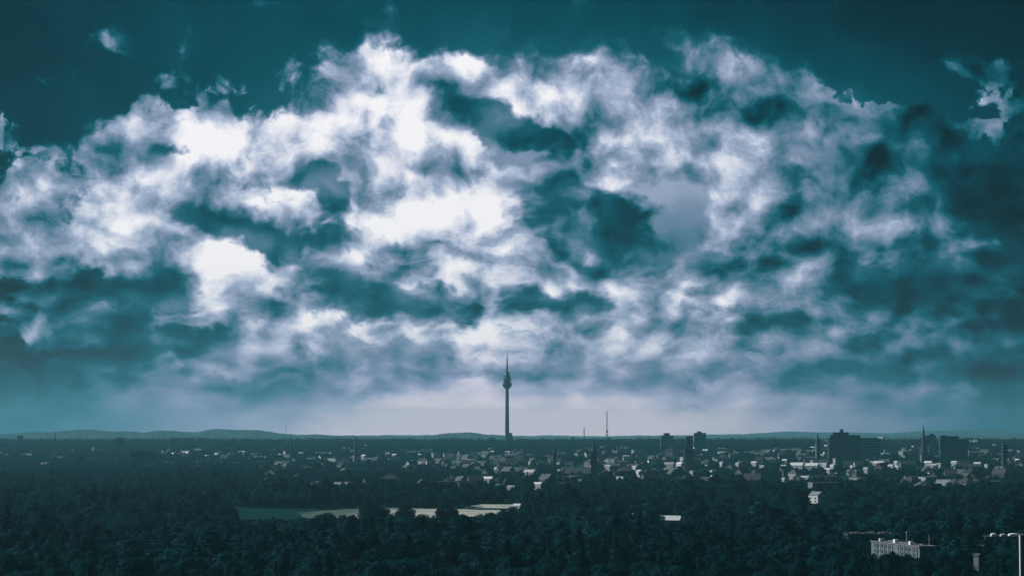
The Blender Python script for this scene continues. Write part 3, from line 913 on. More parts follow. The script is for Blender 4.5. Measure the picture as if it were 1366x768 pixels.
T = 'sunlit white roof catching the light among the town trees'
BR = [  # x0, x1, y0, y1, rz, height, kind
 (370, 383, 605, 610, -42, 12, 'gable'), (399, 406, 603, 605.5, -35, 13, 'gable'), (418, 422.5, 598, 599.5, -40, 14, 'gable'), (438, 443.5, 603.5, 606, -50, 12, 'gable'),
 (486.5, 491.5, 593, 595.5, -50, 16, 'flat'), (482, 490, 606, 608, -40, 12, 'gable'), (515, 523, 603.5, 606.5, -45, 13, 'gable'), (523, 530, 605, 608.5, -30, 13, 'gable'),
 (555.5, 564, 605, 607.5, -40, 13, 'gable'), (548, 551, 609, 611, -55, 11, 'flat'), (611, 613.6, 602, 608.5, -55, 17, 'flat'), (634, 641, 604, 606.5, -40, 13, 'gable'),
 (654, 661, 601, 603, -35, 14, 'gable'), (674, 684.5, 601, 605, -45, 15, 'flat'), (697, 700.5, 609, 612, -50, 13, 'gable'), (643, 660, 635, 638.5, -30, 11, 'gable'),
 (659, 672, 645, 648, -38, 10, 'gable'), (676, 688, 647, 649.5, -30, 10, 'gable'), (698, 717, 626, 635, -40, 14, 'gable'), (711, 725, 642.5, 649, -35, 12, 'gable'),
 (742, 748, 626, 630, -50, 13, 'gable'), (776, 781, 600, 603, -50, 15, 'flat'), (828, 853, 607, 612, -35, 13, 'gable'), (806, 817, 619.5, 624, -45, 14, 'gable'),
 (843, 850, 621, 625, -45, 12, 'gable'), (848, 858, 626, 636, -62, 13, 'gable'), (884.5, 901, 616, 623.5, -30, 15, 'gable'), (901, 913, 616, 620, -55, 13, 'gable'), (906.5, 913, 609, 614, -50, 17, 'flat'),
 (919, 925.5, 627.5, 630, -45, 11, 'gable'), (925.5, 929, 626, 630, -55, 12, 'flat'), (931.5, 935, 625.5, 629, -55, 12, 'flat'), (939.5, 944.5, 619, 622.5, -45, 14, 'flat'), (951, 958, 612.5, 615, -45, 14, 'gable'),
 (959, 965, 615, 619, -50, 13, 'gable'), (946, 951, 627, 631, -55, 12, 'gable'), (936, 945, 599, 601.5, -35, 15, 'gable'), (957, 966, 597.5, 600, -40, 15, 'gable'), (980, 986, 617, 620, -45, 13, 'gable'),
 (1001, 1010, 615, 619, -40, 14, 'gable'), (1012, 1020, 620, 623, -45, 13, 'gable'), (1024, 1032, 610, 613, -40, 14, 'gable'), (1035, 1040, 609, 612.5, -50, 15, 'flat'), (1042, 1050, 612, 614.5, -35, 14, 'gable'),
 (1052, 1073, 616.5, 621.5, -28, 14, 'gable'), (1072, 1093, 617, 621.5, -28, 14, 'gable'), (1095, 1103, 617.5, 621, -40, 15, 'gable'), (1038, 1049, 619.5, 622.5, -32, 12, 'gable'),
 (1090, 1101.5, 605, 611, -44, 19, 'flat'), (1097, 1103.5, 587, 589.5, -45, 16, 'flat'), (1098.5, 1104, 592.5, 596.5, -45, 17, 'flat'), (1080, 1087, 595.5, 598, -40, 15, 'gable'), (1060, 1063.5, 594, 596.5, -50, 15, 'flat'),
 (1110, 1115, 611, 616, -50, 17, 'flat'), (1106, 1113, 619, 623, -50, 15, 'gable'), (1098, 1108, 624, 628, -40, 13, 'gable'), (1108, 1116, 630, 635, -55, 12, 'gable'), (1066, 1080, 634, 637, -35, 11, 'gable'),
 (1041, 1047, 637, 640, -45, 11, 'gable'), (1133, 1138, 620, 623, -50, 13, 'flat'), (1163, 1180, 614.5, 620, -35, 14, 'gable'), (1150, 1158, 623, 626, -40, 13, 'gable'), (1183, 1192, 619, 622.5, -45, 13, 'gable'),
 (1191, 1197, 614.5, 616.5, -45, 14, 'gable'), (1192, 1199, 621, 624, -45, 12, 'gable'), (1231, 1243, 614.5, 617.5, -35, 14, 'gable'), (1240, 1250, 618, 621, -40, 13, 'gable'), (1248, 1255, 617, 620, -45, 14, 'gable'),
 (1267, 1276, 614.5, 616.5, -38, 14, 'gable'), (1291, 1304, 587, 589.5, -35, 17, 'gable'), (1297, 1308, 616, 618.5, -35, 14, 'gable'), (1311.5, 1317, 618.5, 623, -48, 16, 'flat'), (1337, 1343, 617.5, 622.5, -50, 15, 'gable'),
 (1352, 1359, 611.5, 614, -40, 14, 'gable'), (1235, 1239, 630, 632.5, -50, 11, 'gable'), (1215, 1218.5, 594, 598.5, -55, 18, 'flat'), (1322, 1328, 592.5, 595, -40, 15, 'gable'), (1170, 1180, 582.4, 584.5, -45, 24, 'flat'),
 (880, 911, 687, 692.5, -24, 7, 'gable'), (880, 886, 676, 681, -45, 8, 'gable'), (838, 846, 683, 686, -40, 7, 'gable'), (848, 858, 696, 699, -40, 7, 'gable'), (684, 698, 671, 675.5, -35, 8, 'gable'),
 (2, 6.5, 603, 606, -50, 14, 'flat'), (72, 77.5, 603.5, 606, -50, 14, 'flat'), (119, 125, 603, 606, -45, 13, 'gable'), (228, 242, 603.5, 606, -30, 13, 'gable'), (242, 256, 602, 606.5, -40, 14, 'gable'),
 (273, 281, 606.5, 608.5, -38, 13, 'gable'), (286, 293.5, 604.5, 607.5, -42, 14, 'gable'), (319, 333, 601, 605.5, -38, 15, 'flat'), (310, 319, 609, 611, -40, 12, 'gable'), (326, 336, 611, 613, -36, 12, 'gable'),
 (216, 221, 601, 603, -45, 14, 'gable'), (330, 338, 715, 718, -38, 7, 'gable'), (355, 371, 714.5, 717.5, -38, 7, 'gable'),
]
LANDM = [(809, 'the lattice radio mast'), (791, 'the pointed church'), (919, 'the town hall tower'), (1126, 'the broad stepped high-rise'), (1231, 'the slender steeple'), (1270, 'the aerial-topped high-rise'),
         (1338, 'the narrow town-edge block'), (676, 'the television tower'), (474, 'the thicker factory chimney'), (388, 'the slim factory chimney'), (240, 'the cranes'), (195, 'the dark slab block'), (562, 'the white hall with corner posts'), (60, 'the thin pylon')]
for i, (x0, x1, y0, y1, rz, ht, kind) in enumerate(BR):
    c = (x0 + x1) / 2
    lm = min(LANDM, key=lambda q: abs(q[0] - c))[1]
    sz = 'small' if x1 - x0 < 6 else ('long' if x1 - x0 > 14 else 'mid-sized')
    if y0 > 640:
        where = 'half hidden in the wood on the near side of the town'
    else:
        where = ('on the near side of town near ' if y0 > 622 else ('far behind the town near ' if y0 < 600 else 'in town near ')) + lm
    lab = ('%s white %s %s' % (sz, 'gabled building' if kind == 'gable' else 'flat-topped block', where))
    hall(x0, x1, y0, y1, lab, rz, ht, kind=kind, name='white_building', cat='building', group='sunlit white buildings: ' + lab, wallm=None, roofm=WROOF)

# white hall with corner posts
th = hall(561.5, 577.5, 600, 604.5, 'long white hall with upright posts at its roof corners', -12, 17, kind='flat', name='white_hall', cat='hall', asp=.5)
for sx in (-1, 1):
    w = (577.5 - 561.5) / FPX * th.location.y
    MB().box(sx * w * .36 - .8, sx * w * .36 + .8, -.8, .8, 16.0, 20.5).build('corner_post', WHITE, th)


# ---------- ordinary houses of the town
def house_parts(t, parts):
    made = {}
    for (nm, me) in parts:
        made[nm] = link(nm, me, made['roof'] if nm == 'chimney' else (made['wall'] if nm == 'windows' else t))
        if nm == 'windows':
            made[nm]['kind'] = 'stuff'          # panes a pixel or less across


def house_protos():
    P = []
    defs = [('cream', 'gable', 11, 10, 6.0, 5.0, CREAM, TILE), ('cream', 'hip', 12, 11, 6.5, 4.6, CREAM, SLATE), ('sandstone', 'gable', 16, 12, 11.0, 6.0, OCHRE, TILE),
            ('sandstone', 'hip', 18, 13, 12.0, 5.0, OCHRE, SLATE), ('white', 'gable', 12, 10, 6.5, 5.2, WHITE, TILE), ('cream', 'flat', 26, 12, 13.0, 0, CREAM, GRAVEL), ('white', 'hip', 14, 12, 9.0, 4.8, WHITE, TILE)]
    for (wc, rt, w, d, h, rh, wm, rm) in defs:
        parts = []
        if rt == 'gable':
            parts.append(('wall', MB().gable_wall(w, d, h, rh).mesh('wall', wm)))
            parts.append(('roof', MB().gable_roof(w, d, h, rh, .5, .25, .03).mesh('roof', rm)))
        elif rt == 'hip':
            parts.append(('wall', MB().box(-w / 2, w / 2, -d / 2, d / 2, -.5, h).mesh('wall', wm)))
            parts.append(('roof', MB().hip_roof(w, d, h, rh).mesh('roof', rm)))
        else:
            parts.append(('wall', MB().box(-w / 2, w / 2, -d / 2, d / 2, -.5, h).mesh('wall', wm)))
            parts.append(('roof', MB().box(-w / 2 - .2, w / 2 + .2, -d / 2 - .2, d / 2 + .2, h, h + .5).mesh('roof', rm)))
        parts.append(('chimney', MB().box(w * .18, w * .18 + .9, .4, 1.3, h, h + rh + 1.3).mesh('chimney', BRICK)))
        win = MB()
        for f in range(max(1, int(h / 3))):
            for i in range(max(2, int(w / 3.2))):
                n = max(2, int(w / 3.2)); u = -w / 2 + (i + .3) * w / n
                win.box(u, u + 1.2, -d / 2 - .05, -d / 2 + .1, 1 + f * 2.9, 2.5 + f * 2.9)
        parts.append(('windows', win.mesh('windows', GLASS)))
        rn = {'gable': 'gabled', 'hip': 'hipped', 'flat': 'flat'}[rt]
        rc = 'grey tiled' if rm is TILE else ('dark slate' if rm is SLATE else 'grey gravel')
        P.append((wc, rn, rc, w, h + rh, parts))
    return P


def scatter_houses():
    P = house_protos()
    r = random.Random(77)
    n = 0
    tries = 0
    taken = []
    while n < 300 and tries < 9000:
        tries += 1
        px = r.uniform(300, 1385)
        D = 2700 + 3500 * r.random() ** 1.1
        if px < 560 and r.random() < .55:
            continue
        x = X(px, D)
        if noise.noise((x / 300, D / 300, 4.0)) < -0.12:
            continue
        if any((x - a) ** 2 + (D - b) ** 2 < 22 * 22 for a, b in taken):
            continue
        if any((x - a) ** 2 + (D - b) ** 2 < (c + 9) ** 2 for a, b, c in KEEP):
            continue
        k = r.randrange(len(P))
        wc, rn, rc, w, H, parts = P[k]
        zone = 'far town edge' if D > 4600 else ('mid-town' if D > 3400 else 'near town edge')
        lm = min(LANDM, key=lambda q: abs(q[0] - px))[1]
        lab = '%s house, %s %s roof, %s near %s' % (wc, rc, rn, zone, lm)
        s = r.uniform(.95, 1.3)
        t = thing('house', lab, 'house', (x, D, tz(x, D)), r.choice((0, math.pi / 2)) + R(r.uniform(-40, 40)), 'houses of the town: ' + lab)
        t.scale = (s, s, s)
        house_parts(t, parts)
        taken.append((x, D))
        keep(x, D, w * .55 + 3)
        keep(x, D - w * .8, w * .45)
        n += 1
    for a, b in taken:
        pass


scatter_houses()


def far_town():
    """pale apartment houses in a band right across the far side of the town"""
    r = random.Random(9)
    protos = []
    for (w, d, h, rh, wm, rm, wc, rn) in ((24, 12, 11, 5, CREAM, TILE, 'grey', 'gabled'), (30, 12, 12.5, 0, CREAM, GRAVEL, 'grey', 'flat'), (18, 12, 13, 5.5, WHITE, SLATE, 'white', 'gabled'), (36, 13, 10, 4.5, PALE, TILE, 'pale', 'gabled')):
        if rh:
            parts = [('wall', MB().gable_wall(w, d, h, rh).mesh('wall', wm)), ('roof', MB().gable_roof(w, d, h, rh, .4, .25, .03).mesh('roof', rm))]
        else:
            parts = [('wall', MB().box(-w / 2, w / 2, -d / 2, d / 2, -.5, h).mesh('wall', wm)), ('roof', MB().box(-w / 2 - .2, w / 2 + .2, -d / 2 - .2, d / 2 + .2, h, h + .5).mesh('roof', rm))]
        parts.append(('chimney', MB().box(w * .2, w * .2 + 1.1, .5, 1.5, h, h + rh + 1.4).mesh('chimney', BRICK)))
        protos.append((wc, rn, w, parts))
    n = tries = 0
    while n < 190 and tries < 6000:
        tries += 1
        px = r.uniform(-10, 1376)
        D = r.uniform(4500, 6500)
        if px < 200 and r.random() < .6:
            continue
        x = X(px, D)
        if any((x - a) ** 2 + (D - b) ** 2 < (c + 8) ** 2 for a, b, c in KEEP):
            continue
        wc, rn, w, parts = r.choice(protos)
        lm = min(LANDM, key=lambda q: abs(q[0] - px))[1]
        lab = '%s apartment house with %s roof behind the town near %s' % (wc, rn, lm)
        t = thing('apartment_house', lab, 'house', (x, D, tz(x, D)), R(r.uniform(-75, 40)), 'far apartment houses: ' + lab)
        house_parts(t, parts)
        keep(x, D, w * .55 + 3)
        for q in (16, 34, 54):
            keep(x * (1 - q / D), D - q, w * .42)
        n += 1


far_town()


# ---------- buildings in the wood at the foot of the hill
def near_blocks():
    # slab block seen end-on: long sunlit side with white balconies, shaded narrow end
    near, far = (X(1224, 1245), 1245.0), (X(1160, 1312), 1312.0)
    dx, dy = far[0] - near[0], far[1] - near[1]
    L = math.hypot(dx, dy)
    ang = math.atan2(dy, dx)
    H = 12.2
    t = thing('apartment_block', 'flat-roofed apartment block with white balcony panels along its sunlit side', 'apartment block', (near[0], near[1], 0), ang)
    # local x runs away along the long side, local y- is the ... block body lies to local -y
    Wd = 9.5
    MB().box(0, L, -Wd, 0, -.5, H).build('wall', PLANT, t)
    MB().box(-.4, L + .4, -Wd - .4, .4, H, H + .35).build('roof', GRAVEL, t)
    e = MB()
    e.box(-.4, L + .4, .15, .4, H + .35, H + .75); e.box(-.4, L + .4, -Wd - .4, -Wd - .15, H + .35, H + .75)
    e.box(-.4, -.15, -Wd - .15, .15, H + .35, H + .75); e.box(L + .15, L + .4, -Wd - .15, .15, H + .35, H + .75)
    e.build('roof_edging', PALE, t)
    n = 11
    for k in range(n):
        u = 2.5 + k * (L - 6) / n
        if k in (5,):
            continue
        MB().box(u, u + 2.2, .02, .4, 1.6 if k % 3 else 4.2, H - .4).build('balcony_tower', PALE, t)
        for f in range(4):
            MB().box(u + 3.3, u + 4.6, -.05, .05, 1.0 + 2.9 * f, 2.7 + 2.9 * f).build('window', GLASS, t)
    for f in range(4):
        for q in (-7.6, -3.4):
            MB().box(-.06, .05, q, q + 1.5, 1.0 + 2.9 * f, 2.5 + 2.9 * f).build('window', GLASS, t)
    for (u, q, a) in ((20, -5, 2.5), (44, -6, 3), (58, -3, 2)):
        MB().box(u, u + a, q, q + 2, H + .35, H + 2.2).build('roof_hatch', WROOF, t)
    m = MB().tube((30, -5, H + .35), (30, -5, H + 7), .12); m.tube((29, -5, H + 6.4), (31, -5, H + 6.4), .08); m.build('aerial', WHITE, t)
    m = MB().tube((4, -7, H + .35), (4, -7, H + 6), .12); m.build('aerial', WHITE, t)
    for k in range(9):
        u = k * L / 8
        cx, cy = near[0] + u * math.cos(ang), near[1] + u * math.sin(ang)
        nx, ny = math.sin(ang), -math.cos(ang)
        keep(cx + nx * 4, cy + ny * 4, 9)
        keep(cx - nx * 10, cy - ny * 9, 9)
    for d in (1226, 1208, 1190, 1172):
        keep(X(1200, d), d, 11); keep(X(1234, d), d, 7); keep(X(1178, d), d + 20, 10)
    # block behind
    D = 1352.0
    x0, x1 = X(1130, D), X(1210, D)
    t = thing('apartment_block', 'low flat-roofed block with white rooflights behind the balconied block', 'apartment block', ((x0 + x1) / 2, D, 0), R(-3))
    w = x1 - x0; H = 14.0
    MB().box(-w / 2, w / 2, 0, 34, -.5, H).build('wall', PLANT, t)
    MB().box(-w / 2 - .4, w / 2 + .4, -.4, 34.4, H, H + .4).build('roof', SLATE, t)
    MB().box(-w / 2 - .4, w / 2 + .4, -.62, -.42, H - .5, H + .8).build('fascia', PLANT, t)
    rr = random.Random(3)
    for k in range(9):
        u = -w / 2 + 2 + k * (w - 6) / 9
        q = rr.uniform(2, 28)
        MB().box(u, u + rr.uniform(1.6, 4), q, q + 1.6, H + .4, H + .9 + rr.uniform(.2, .6)).build('rooflight', WROOF, t)
    for f in range(4):
        for k in range(8):
            u = -w / 2 + 1.2 + k * (w - 2) / 8
            MB().box(u, u + 1.8, -.06, .05, 1.2 + 3.2 * f, 2.9 + 3.2 * f).build('window', GLASS, t)
    for k in range(7):
        keep(x0 + k * w / 6, D + 4, 9); keep(x0 + k * w / 6, D + 20, 12); keep(x0 + k * w / 6, D - 14, 9)
    # tall block whose corner stands at the edge of the view
    D = 905.0
    H = Z(713, D)
    x = X(1358.6, D)
    t = thing('tower_block', 'tall flat-fronted block with sunlit white side wall and shaded front', 'apartment block', (x, D, 0), R(-10.2))
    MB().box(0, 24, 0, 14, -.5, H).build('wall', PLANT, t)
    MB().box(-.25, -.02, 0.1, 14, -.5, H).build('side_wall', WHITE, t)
    MB().box(-.28, 24.2, -.2, 14.2, H, H + .2).build('roof_edging', CONC_D, t)
    for f in range(10):
        for k in range(6):
            MB().box(3.4 + 3.5 * k, 5.2 + 3.5 * k, -.06, .05, 1.2 + 3.1 * f, 2.8 + 3.1 * f).build('window', GLASS, t)
    for k in range(5):
        keep(x + k * 6, D + 6, 12)
    for d in (890, 872, 856, 840):
        keep(X(1362, d) + 3, d, 9)
    # workshop with three bright rooflights
    D = 1335.0
    x0, x1 = X(1312, D), X(1366, D)
    w = x1 - x0
    t = thing('workshop', 'low workshop with three bright curved rooflights behind the tall block', 'workshop', ((x0 + x1) / 2, D, 0), R(-8))
    H = 13.5
    MB().box(-w / 2, w / 2, 0, 22, -.5, H).build('wall', CREAM, t)
    MB().box(-w / 2 - .3, w / 2 + .3, -.3, 22.3, H, H + .4).build('roof', SLATE, t)
    for (a, b, h) in ((1320, 1328.5, 1.5), (1332.5, 1341, 1.2), (1343, 1358, 1.5)):
        u0, u1 = X(a, D) - (x0 + x1) / 2, X(b, D) - (x0 + x1) / 2
        m = MB()
        vs, fs = [], []
        for i in range(7):
            th_ = math.pi * i / 6
            for yy in (1.0, 14.0):
                vs.append(((u0 + u1) / 2 - (u1 - u0) / 2 * math.cos(th_), yy, H + .4 + h * math.sin(th_) ** .5))
        for i in range(6):
            fs.append((2 * i, 2 * i + 2, 2 * i + 3, 2 * i + 1))
        fs.append(tuple(2 * i for i in range(6, -1, -1))); fs.append(tuple(2 * i + 1 for i in range(7)))
        m.add(vs, fs).build('rooflight', WROOF, t)
    for k in range(6):
        keep(x0 + k * w / 5, D + 3, 9); keep(x0 + k * w / 5, D + 16, 10); keep(x0 + k * w / 5, D - 12, 8)
    # pale house ends showing between the trees
    hall(1296, 1307, 737, 757, 'pale house with sunlit end wall beside the tall edge block', -58, 12.0, D=1130, kind='gable', name='house', cat='house', asp=.7, roofm=SLATE, wallm=PALE)
    hall(1303, 1312, 725.5, 733, 'small pale gable peeping over trees behind the white-ended house', -50, 11, D=1245, kind='gable', name='house', cat='house', asp=.7, roofm=SLATE, wallm=PALE)
    hall(1077, 1099, 655, 671, 'pale gabled house standing alone in the wood below the broad high-rise', -52, 12, D=2480, kind='gable', name='house', cat='house', asp=.75, roofm=CREAM)


near_blocks()
# ------------------------------------------------------------------ trees
rng = np.random.default_rng(11)


def leaf_mesh(name, lobes, n, size, material, flat=0.5, seed=0):
    """crown of many small leaf clumps spread through the lobes (centre, radii)"""
    r = np.random.default_rng(seed)
    vol = np.array([a[3] * a[4] * a[5] for a in lobes]) ** 0.67
    which = r.choice(len(lobes), n, p=vol / vol.sum())
    L = np.array(lobes)[which]
    d = r.normal(size=(n, 3)); d /= np.linalg.norm(d, axis=1)[:, None]
    rad = r.uniform(0.60, 1.0, n) ** 0.5 * (1 + 0.07 * r.normal(size=n))
    c = L[:, :3] + d * rad[:, None] * L[:, 3:6]
    nrm = d + 0.42 * r.normal(size=(n, 3)); nrm[:, 2] += 0.2
    nrm /= np.linalg.norm(nrm, axis=1)[:, None]
    t = np.cross(nrm, r.normal(size=(n, 3))); t /= np.linalg.norm(t, axis=1)[:, None]
    b = np.cross(nrm, t)
    s = size * r.uniform(0.55, 1.3, n)[:, None]
    q = s * r.uniform(0.45, 0.9, n)[:, None]
    V = np.empty((n, 4, 3))
    V[:, 0] = c - t * s
    V[:, 1] = c - b * q + nrm * 0.15 * s
    V[:, 2] = c + t * s
    V[:, 3] = c + b * q + nrm * 0.15 * s
    return V.reshape(-1, 3)


def mesh_np(name, V, material, extra=None, extra_mat=None):
    n = len(V) // 4
    me = bpy.data.meshes.new(name)
    ev = extra.v if extra else []
    ef = extra.f if extra else []
    me.from_pydata([], [], []) if False else None
    allv = np.vstack([V, np.array(ev)]) if ev else V
    me.vertices.add(len(allv)); me.vertices.foreach_set('co', allv.ravel().astype(np.float32))
    loops = list(range(4 * n)); starts = list(range(0, 4 * n, 4)); mi = [0] * n
    for f in ef:
        starts.append(len(loops)); loops += [i + 4 * n for i in f]; mi.append(1)
    me.loops.add(len(loops)); me.loops.foreach_set('vertex_index', loops)
    me.polygons.add(len(starts)); me.polygons.foreach_set('loop_start', starts)
    me.materials.append(material)
    if ef:
        me.materials.append(extra_mat)
    me.polygons.foreach_set('material_index', mi)
    me.update(calc_edges=True)
    me.validate()
    return me


def height_scale(k, s, H, near=False):
    """old trees spread sideways more than they grow up"""
    cap = {'spruce': 19.0, 'poplar': 21.0, 'tall': 16.5}.get(k, 14.5)
    if near:
        cap *= 1.3
    h = H * s
    return (h if h < cap * .85 else cap * .85 + (h - cap * .85) * .3) / h


def lobes_for(kind, r):
    """kind -> (lobes, height)"""
    L = []
    if kind == 'round':
        H = 17
        L.append((0, 0, 10.2, 4.6, 4.6, 5.0))
        for k in range(11):
            a = k * 2.4 + r.uniform(-.3, .3); q = r.uniform(2.6, 4.6); s = r.uniform(1.7, 2.8)
            L.append((q * math.cos(a), q * math.sin(a), r.uniform(6.2, 13.2), s, s, s * 0.9))
        L.append((r.uniform(-1, 1), r.uniform(-1, 1), 14.4, 2.3, 2.3, 2.0))
    elif kind == 'broad':
        H = 16
        L.append((0, 0, 9.5, 5.8, 5.8, 4.2))
        for k in range(14):
            a = k * 2.4 + r.uniform(-.3, .3); q = r.uniform(3.4, 6.4); s = r.uniform(1.8, 3.0)
            L.append((q * math.cos(a), q * math.sin(a), r.uniform(6.0, 11.5), s, s, s * 0.85))
        for k in range(3):
            L.append((r.uniform(-3, 3), r.uniform(-3, 3), 13.0, 2.4, 2.4, 1.8))
    elif kind == 'tall':
        H = 21
        L.append((0, 0, 12.0, 3.8, 3.8, 6.8))
        for k in range(13):
            a = k * 2.4 + r.uniform(-.3, .3); z = r.uniform(5.8, 17.5); q = r.uniform(2.2, 3.9) * (1.1 - 0.4 * (z - 6) / 12); s = r.uniform(1.5, 2.5)
            L.append((q * math.cos(a), q * math.sin(a), z, s, s, s))
        L.append((0.5, 0.3, 18.6, 1.9, 1.9, 2.2))
    elif kind == 'loose':
        H = 15
        for k in range(13):
            a = k * 2.4 + r.uniform(-.4, .4); q = r.uniform(0.8, 4.8); s = r.uniform(1.3, 2.4)
            L.append((q * math.cos(a), q * math.sin(a), r.uniform(4.2, 13.2), s, s, s * 0.8))
    elif kind == 'small':
        H = 9
        L.append((0, 0, 5.2, 2.8, 2.8, 2.9))
        for k in range(7):
            a = k * 2.4; q = r.uniform(1.6, 2.8); s = r.uniform(1.0, 1.7)
            L.append((q * math.cos(a), q * math.sin(a), r.uniform(3.0, 7.0), s, s, s))
    elif kind == 'poplar':
        H = 24
        for k in range(12):
            z = 3 + k * 1.75; s = 2.3 * (1 - 0.6 * (k / 11) ** 2) * (0.75 if k == 0 else 1)
            L.append((r.uniform(-.5, .5), r.uniform(-.5, .5), z, s, s, 2.0))
    elif kind == 'spruce':
        H = 21
        for k in range(11):
            z = 2.5 + k * 1.72; s = 3.7 * (1 - k / 11.2)
            for j in range(3):
                a = j * 2.09 + k * 0.7
                L.append((s * .42 * math.cos(a), s * .42 * math.sin(a), z - 0.2 * j, s * 0.62 + .25, s * 0.62 + .25, 1.0))
    return L, H


def trunk_mb(kind, H, r):
    m = MB()
    rb = H * 0.02
    top = H * (0.62 if kind not in ('spruce', 'poplar') else 0.9)
    m.tube((0, 0, -0.4), (0.1, 0, top * 0.5), rb, rb * 0.7, 7)
    m.tube((0.1, 0, top * 0.5), (0, 0.1, top), rb * 0.7, rb * 0.25, 6)
    if kind not in ('spruce', 'poplar'):
        for k in range(5):
            a = k * 1.26 + r.uniform(-.3, .3); z = top * r.uniform(0.35, 0.7); q = H * r.uniform(0.14, 0.24)
            m.tube((0.05, 0, z), (q * math.cos(a), q * math.sin(a), z + q * 0.9), rb * 0.4, rb * 0.12, 5)
    return m


KINDS = {'round': (LEAF, 3400, 900), 'broad': (LEAF, 4000, 1050), 'tall': (LEAF, 3600, 950), 'loose': (LEAF, 2200, 600),
         'small': (LEAF, 900, 320), 'poplar': (LEAF, 1800, 450), 'spruce': (LEAF2, 2200, 600)}
CROWN, TRUNK, LOD, HT = {}, {}, {}, {}
for ki, kind in enumerate(KINDS):
    m, n_hi, n_lo = KINDS[kind]
    for var in range(2):
        r = np.random.default_rng(100 + ki * 10 + var)
        lobes, H = lobes_for(kind, r)
        tr = trunk_mb(kind, H, r)
        CROWN[kind, var] = mesh_np('crown', leaf_mesh('c', lobes, n_hi * 3, 0.27, m, seed=ki * 7 + var), m)
        TRUNK[kind, var] = tr.mesh('trunk', BARK)
        LOD[kind, var] = mesh_np('tree_far', leaf_mesh('c', lobes, n_lo * 2, 0.60, m, seed=ki * 7 + var + 50), m, tr, BARK)
        HT[kind, var] = H

LABELS = {
    'round': 'round-crowned broadleaf tree', 'broad': 'wide domed broadleaf tree', 'tall': 'tall narrow broadleaf tree',
    'loose': 'open ragged-crowned broadleaf tree', 'small': 'bushy young tree', 'spruce': 'dark pointed conifer', 'poplar': 'slim columnar poplar',
}


def tree_label(k, x, y, s):
    px = 683 + x / y * FPX
    size = 'small' if s < .85 else ('large' if s > 1.2 else 'middle-sized')
    if k == 'poplar':
        size = 'tall' if s > 1 else 'shorter'
    if px > 1285 and y < 1010:
        place = 'beside the tall edge block'
    elif px > 1270 and y < 1330:
        place = 'around the pale house ends and workshop'
    elif 1110 < px < 1270 and y < 1345:
        place = 'before the balconied apartment block'
    elif 190 < px < 260:
        place = 'in the near wood below the grass clearing'
    elif 290 < px < 420 and y < 1720:
        place = 'in the near wood below the cloud-shaded field'
    elif 420 <= px < 700 and y < 1720:
        place = 'in the near wood below the pale field'
    elif y > 1720:
        place = 'in the wood between field and town'
    elif px < 190:
        place = 'in the unbroken near wood'
    elif px < 1110 and px > 860:
        place = 'in the near wood below the long white roof'
    else:
        place = 'in the near wood'
    return '%s dark green %s %s' % (size, LABELS[k].replace('dark ', ''), place)


TREE_PROTO = {}


def tree(kind, var, x, y, s, rz, label, group, sz=1.0):
    nm = {'spruce': 'conifer_tree', 'poplar': 'poplar_tree', 'small': 'young_tree'}.get(kind, 'broadleaf_tree')
    o = thing(nm, label, 'tree', (x, y, tz(x, y)), rz, group)
    o.scale = (s, s, s * sz)
    link('trunk', TRUNK[kind, var], o)
    link('crown', CROWN[kind, var], o)
    return o


# where trees may not stand: open land and everything built (filled by the builders above)
def in_open(x, y):
    px = 683 + x / y * FPX
    if 1640 < y < 2290 and 285 < px < 700:
        if y < 1710 + 20 * math.sin(px / 9.0):
            return False
        if px > 640 and y < 1700 + (px - 640) * 8:
            return False
        if px < 330 and y < 1700 + (330 - px) * 8:
            return False
        return True
    if 2290 <= y < 2450 and 612 < px < 700:
        return True
    if 1500 < y < 1900 and 214 < px < 236:
        return True
    return False


CELL = {}
for (bx, by, br) in KEEP:
    for i in range(int((bx - br) // 60), int((bx + br) // 60) + 1):
        for j in range(int((by - br) // 60), int((by + br) // 60) + 1):
            CELL.setdefault((i, j), []).append((bx, by, br))


def blocked(x, y):
    for (bx, by, br) in CELL.get((int(x // 60), int(y // 60)), ()):
        if (x - bx) ** 2 + (y - by) ** 2 < br * br:
            return True
    return False


# sight lines: in front of these, trees stay low (px0, px1, distance, row that must stay visible)
LOW = [(1150, 1247, 1250, 735), (1124, 1175, 1345, 719), (1312, 1358, 1335, 715), (1294, 1309, 1130, 745), (1302, 1313, 1245, 732), (1074, 1101, 2480, 671),
       (876, 914, 1860, 692), (878, 888, 1960, 681), (640, 692, 2260, 684), (500, 640, 1800, 685), (400, 500, 1800, 685), (300, 400, 1800, 689)]


def low_cap(x, y):
    px = 683 + x / y * FPX
    w = 5.0 / y * FPX
    cap = 99.0
    for (a, b, D, py) in LOW:
        if a - w < px < b + w and y < D:
            cap = min(cap, CAM_Z - (py + 2.5 * math.sin(px / 5.0) - 580) / FPX * y)
    return cap


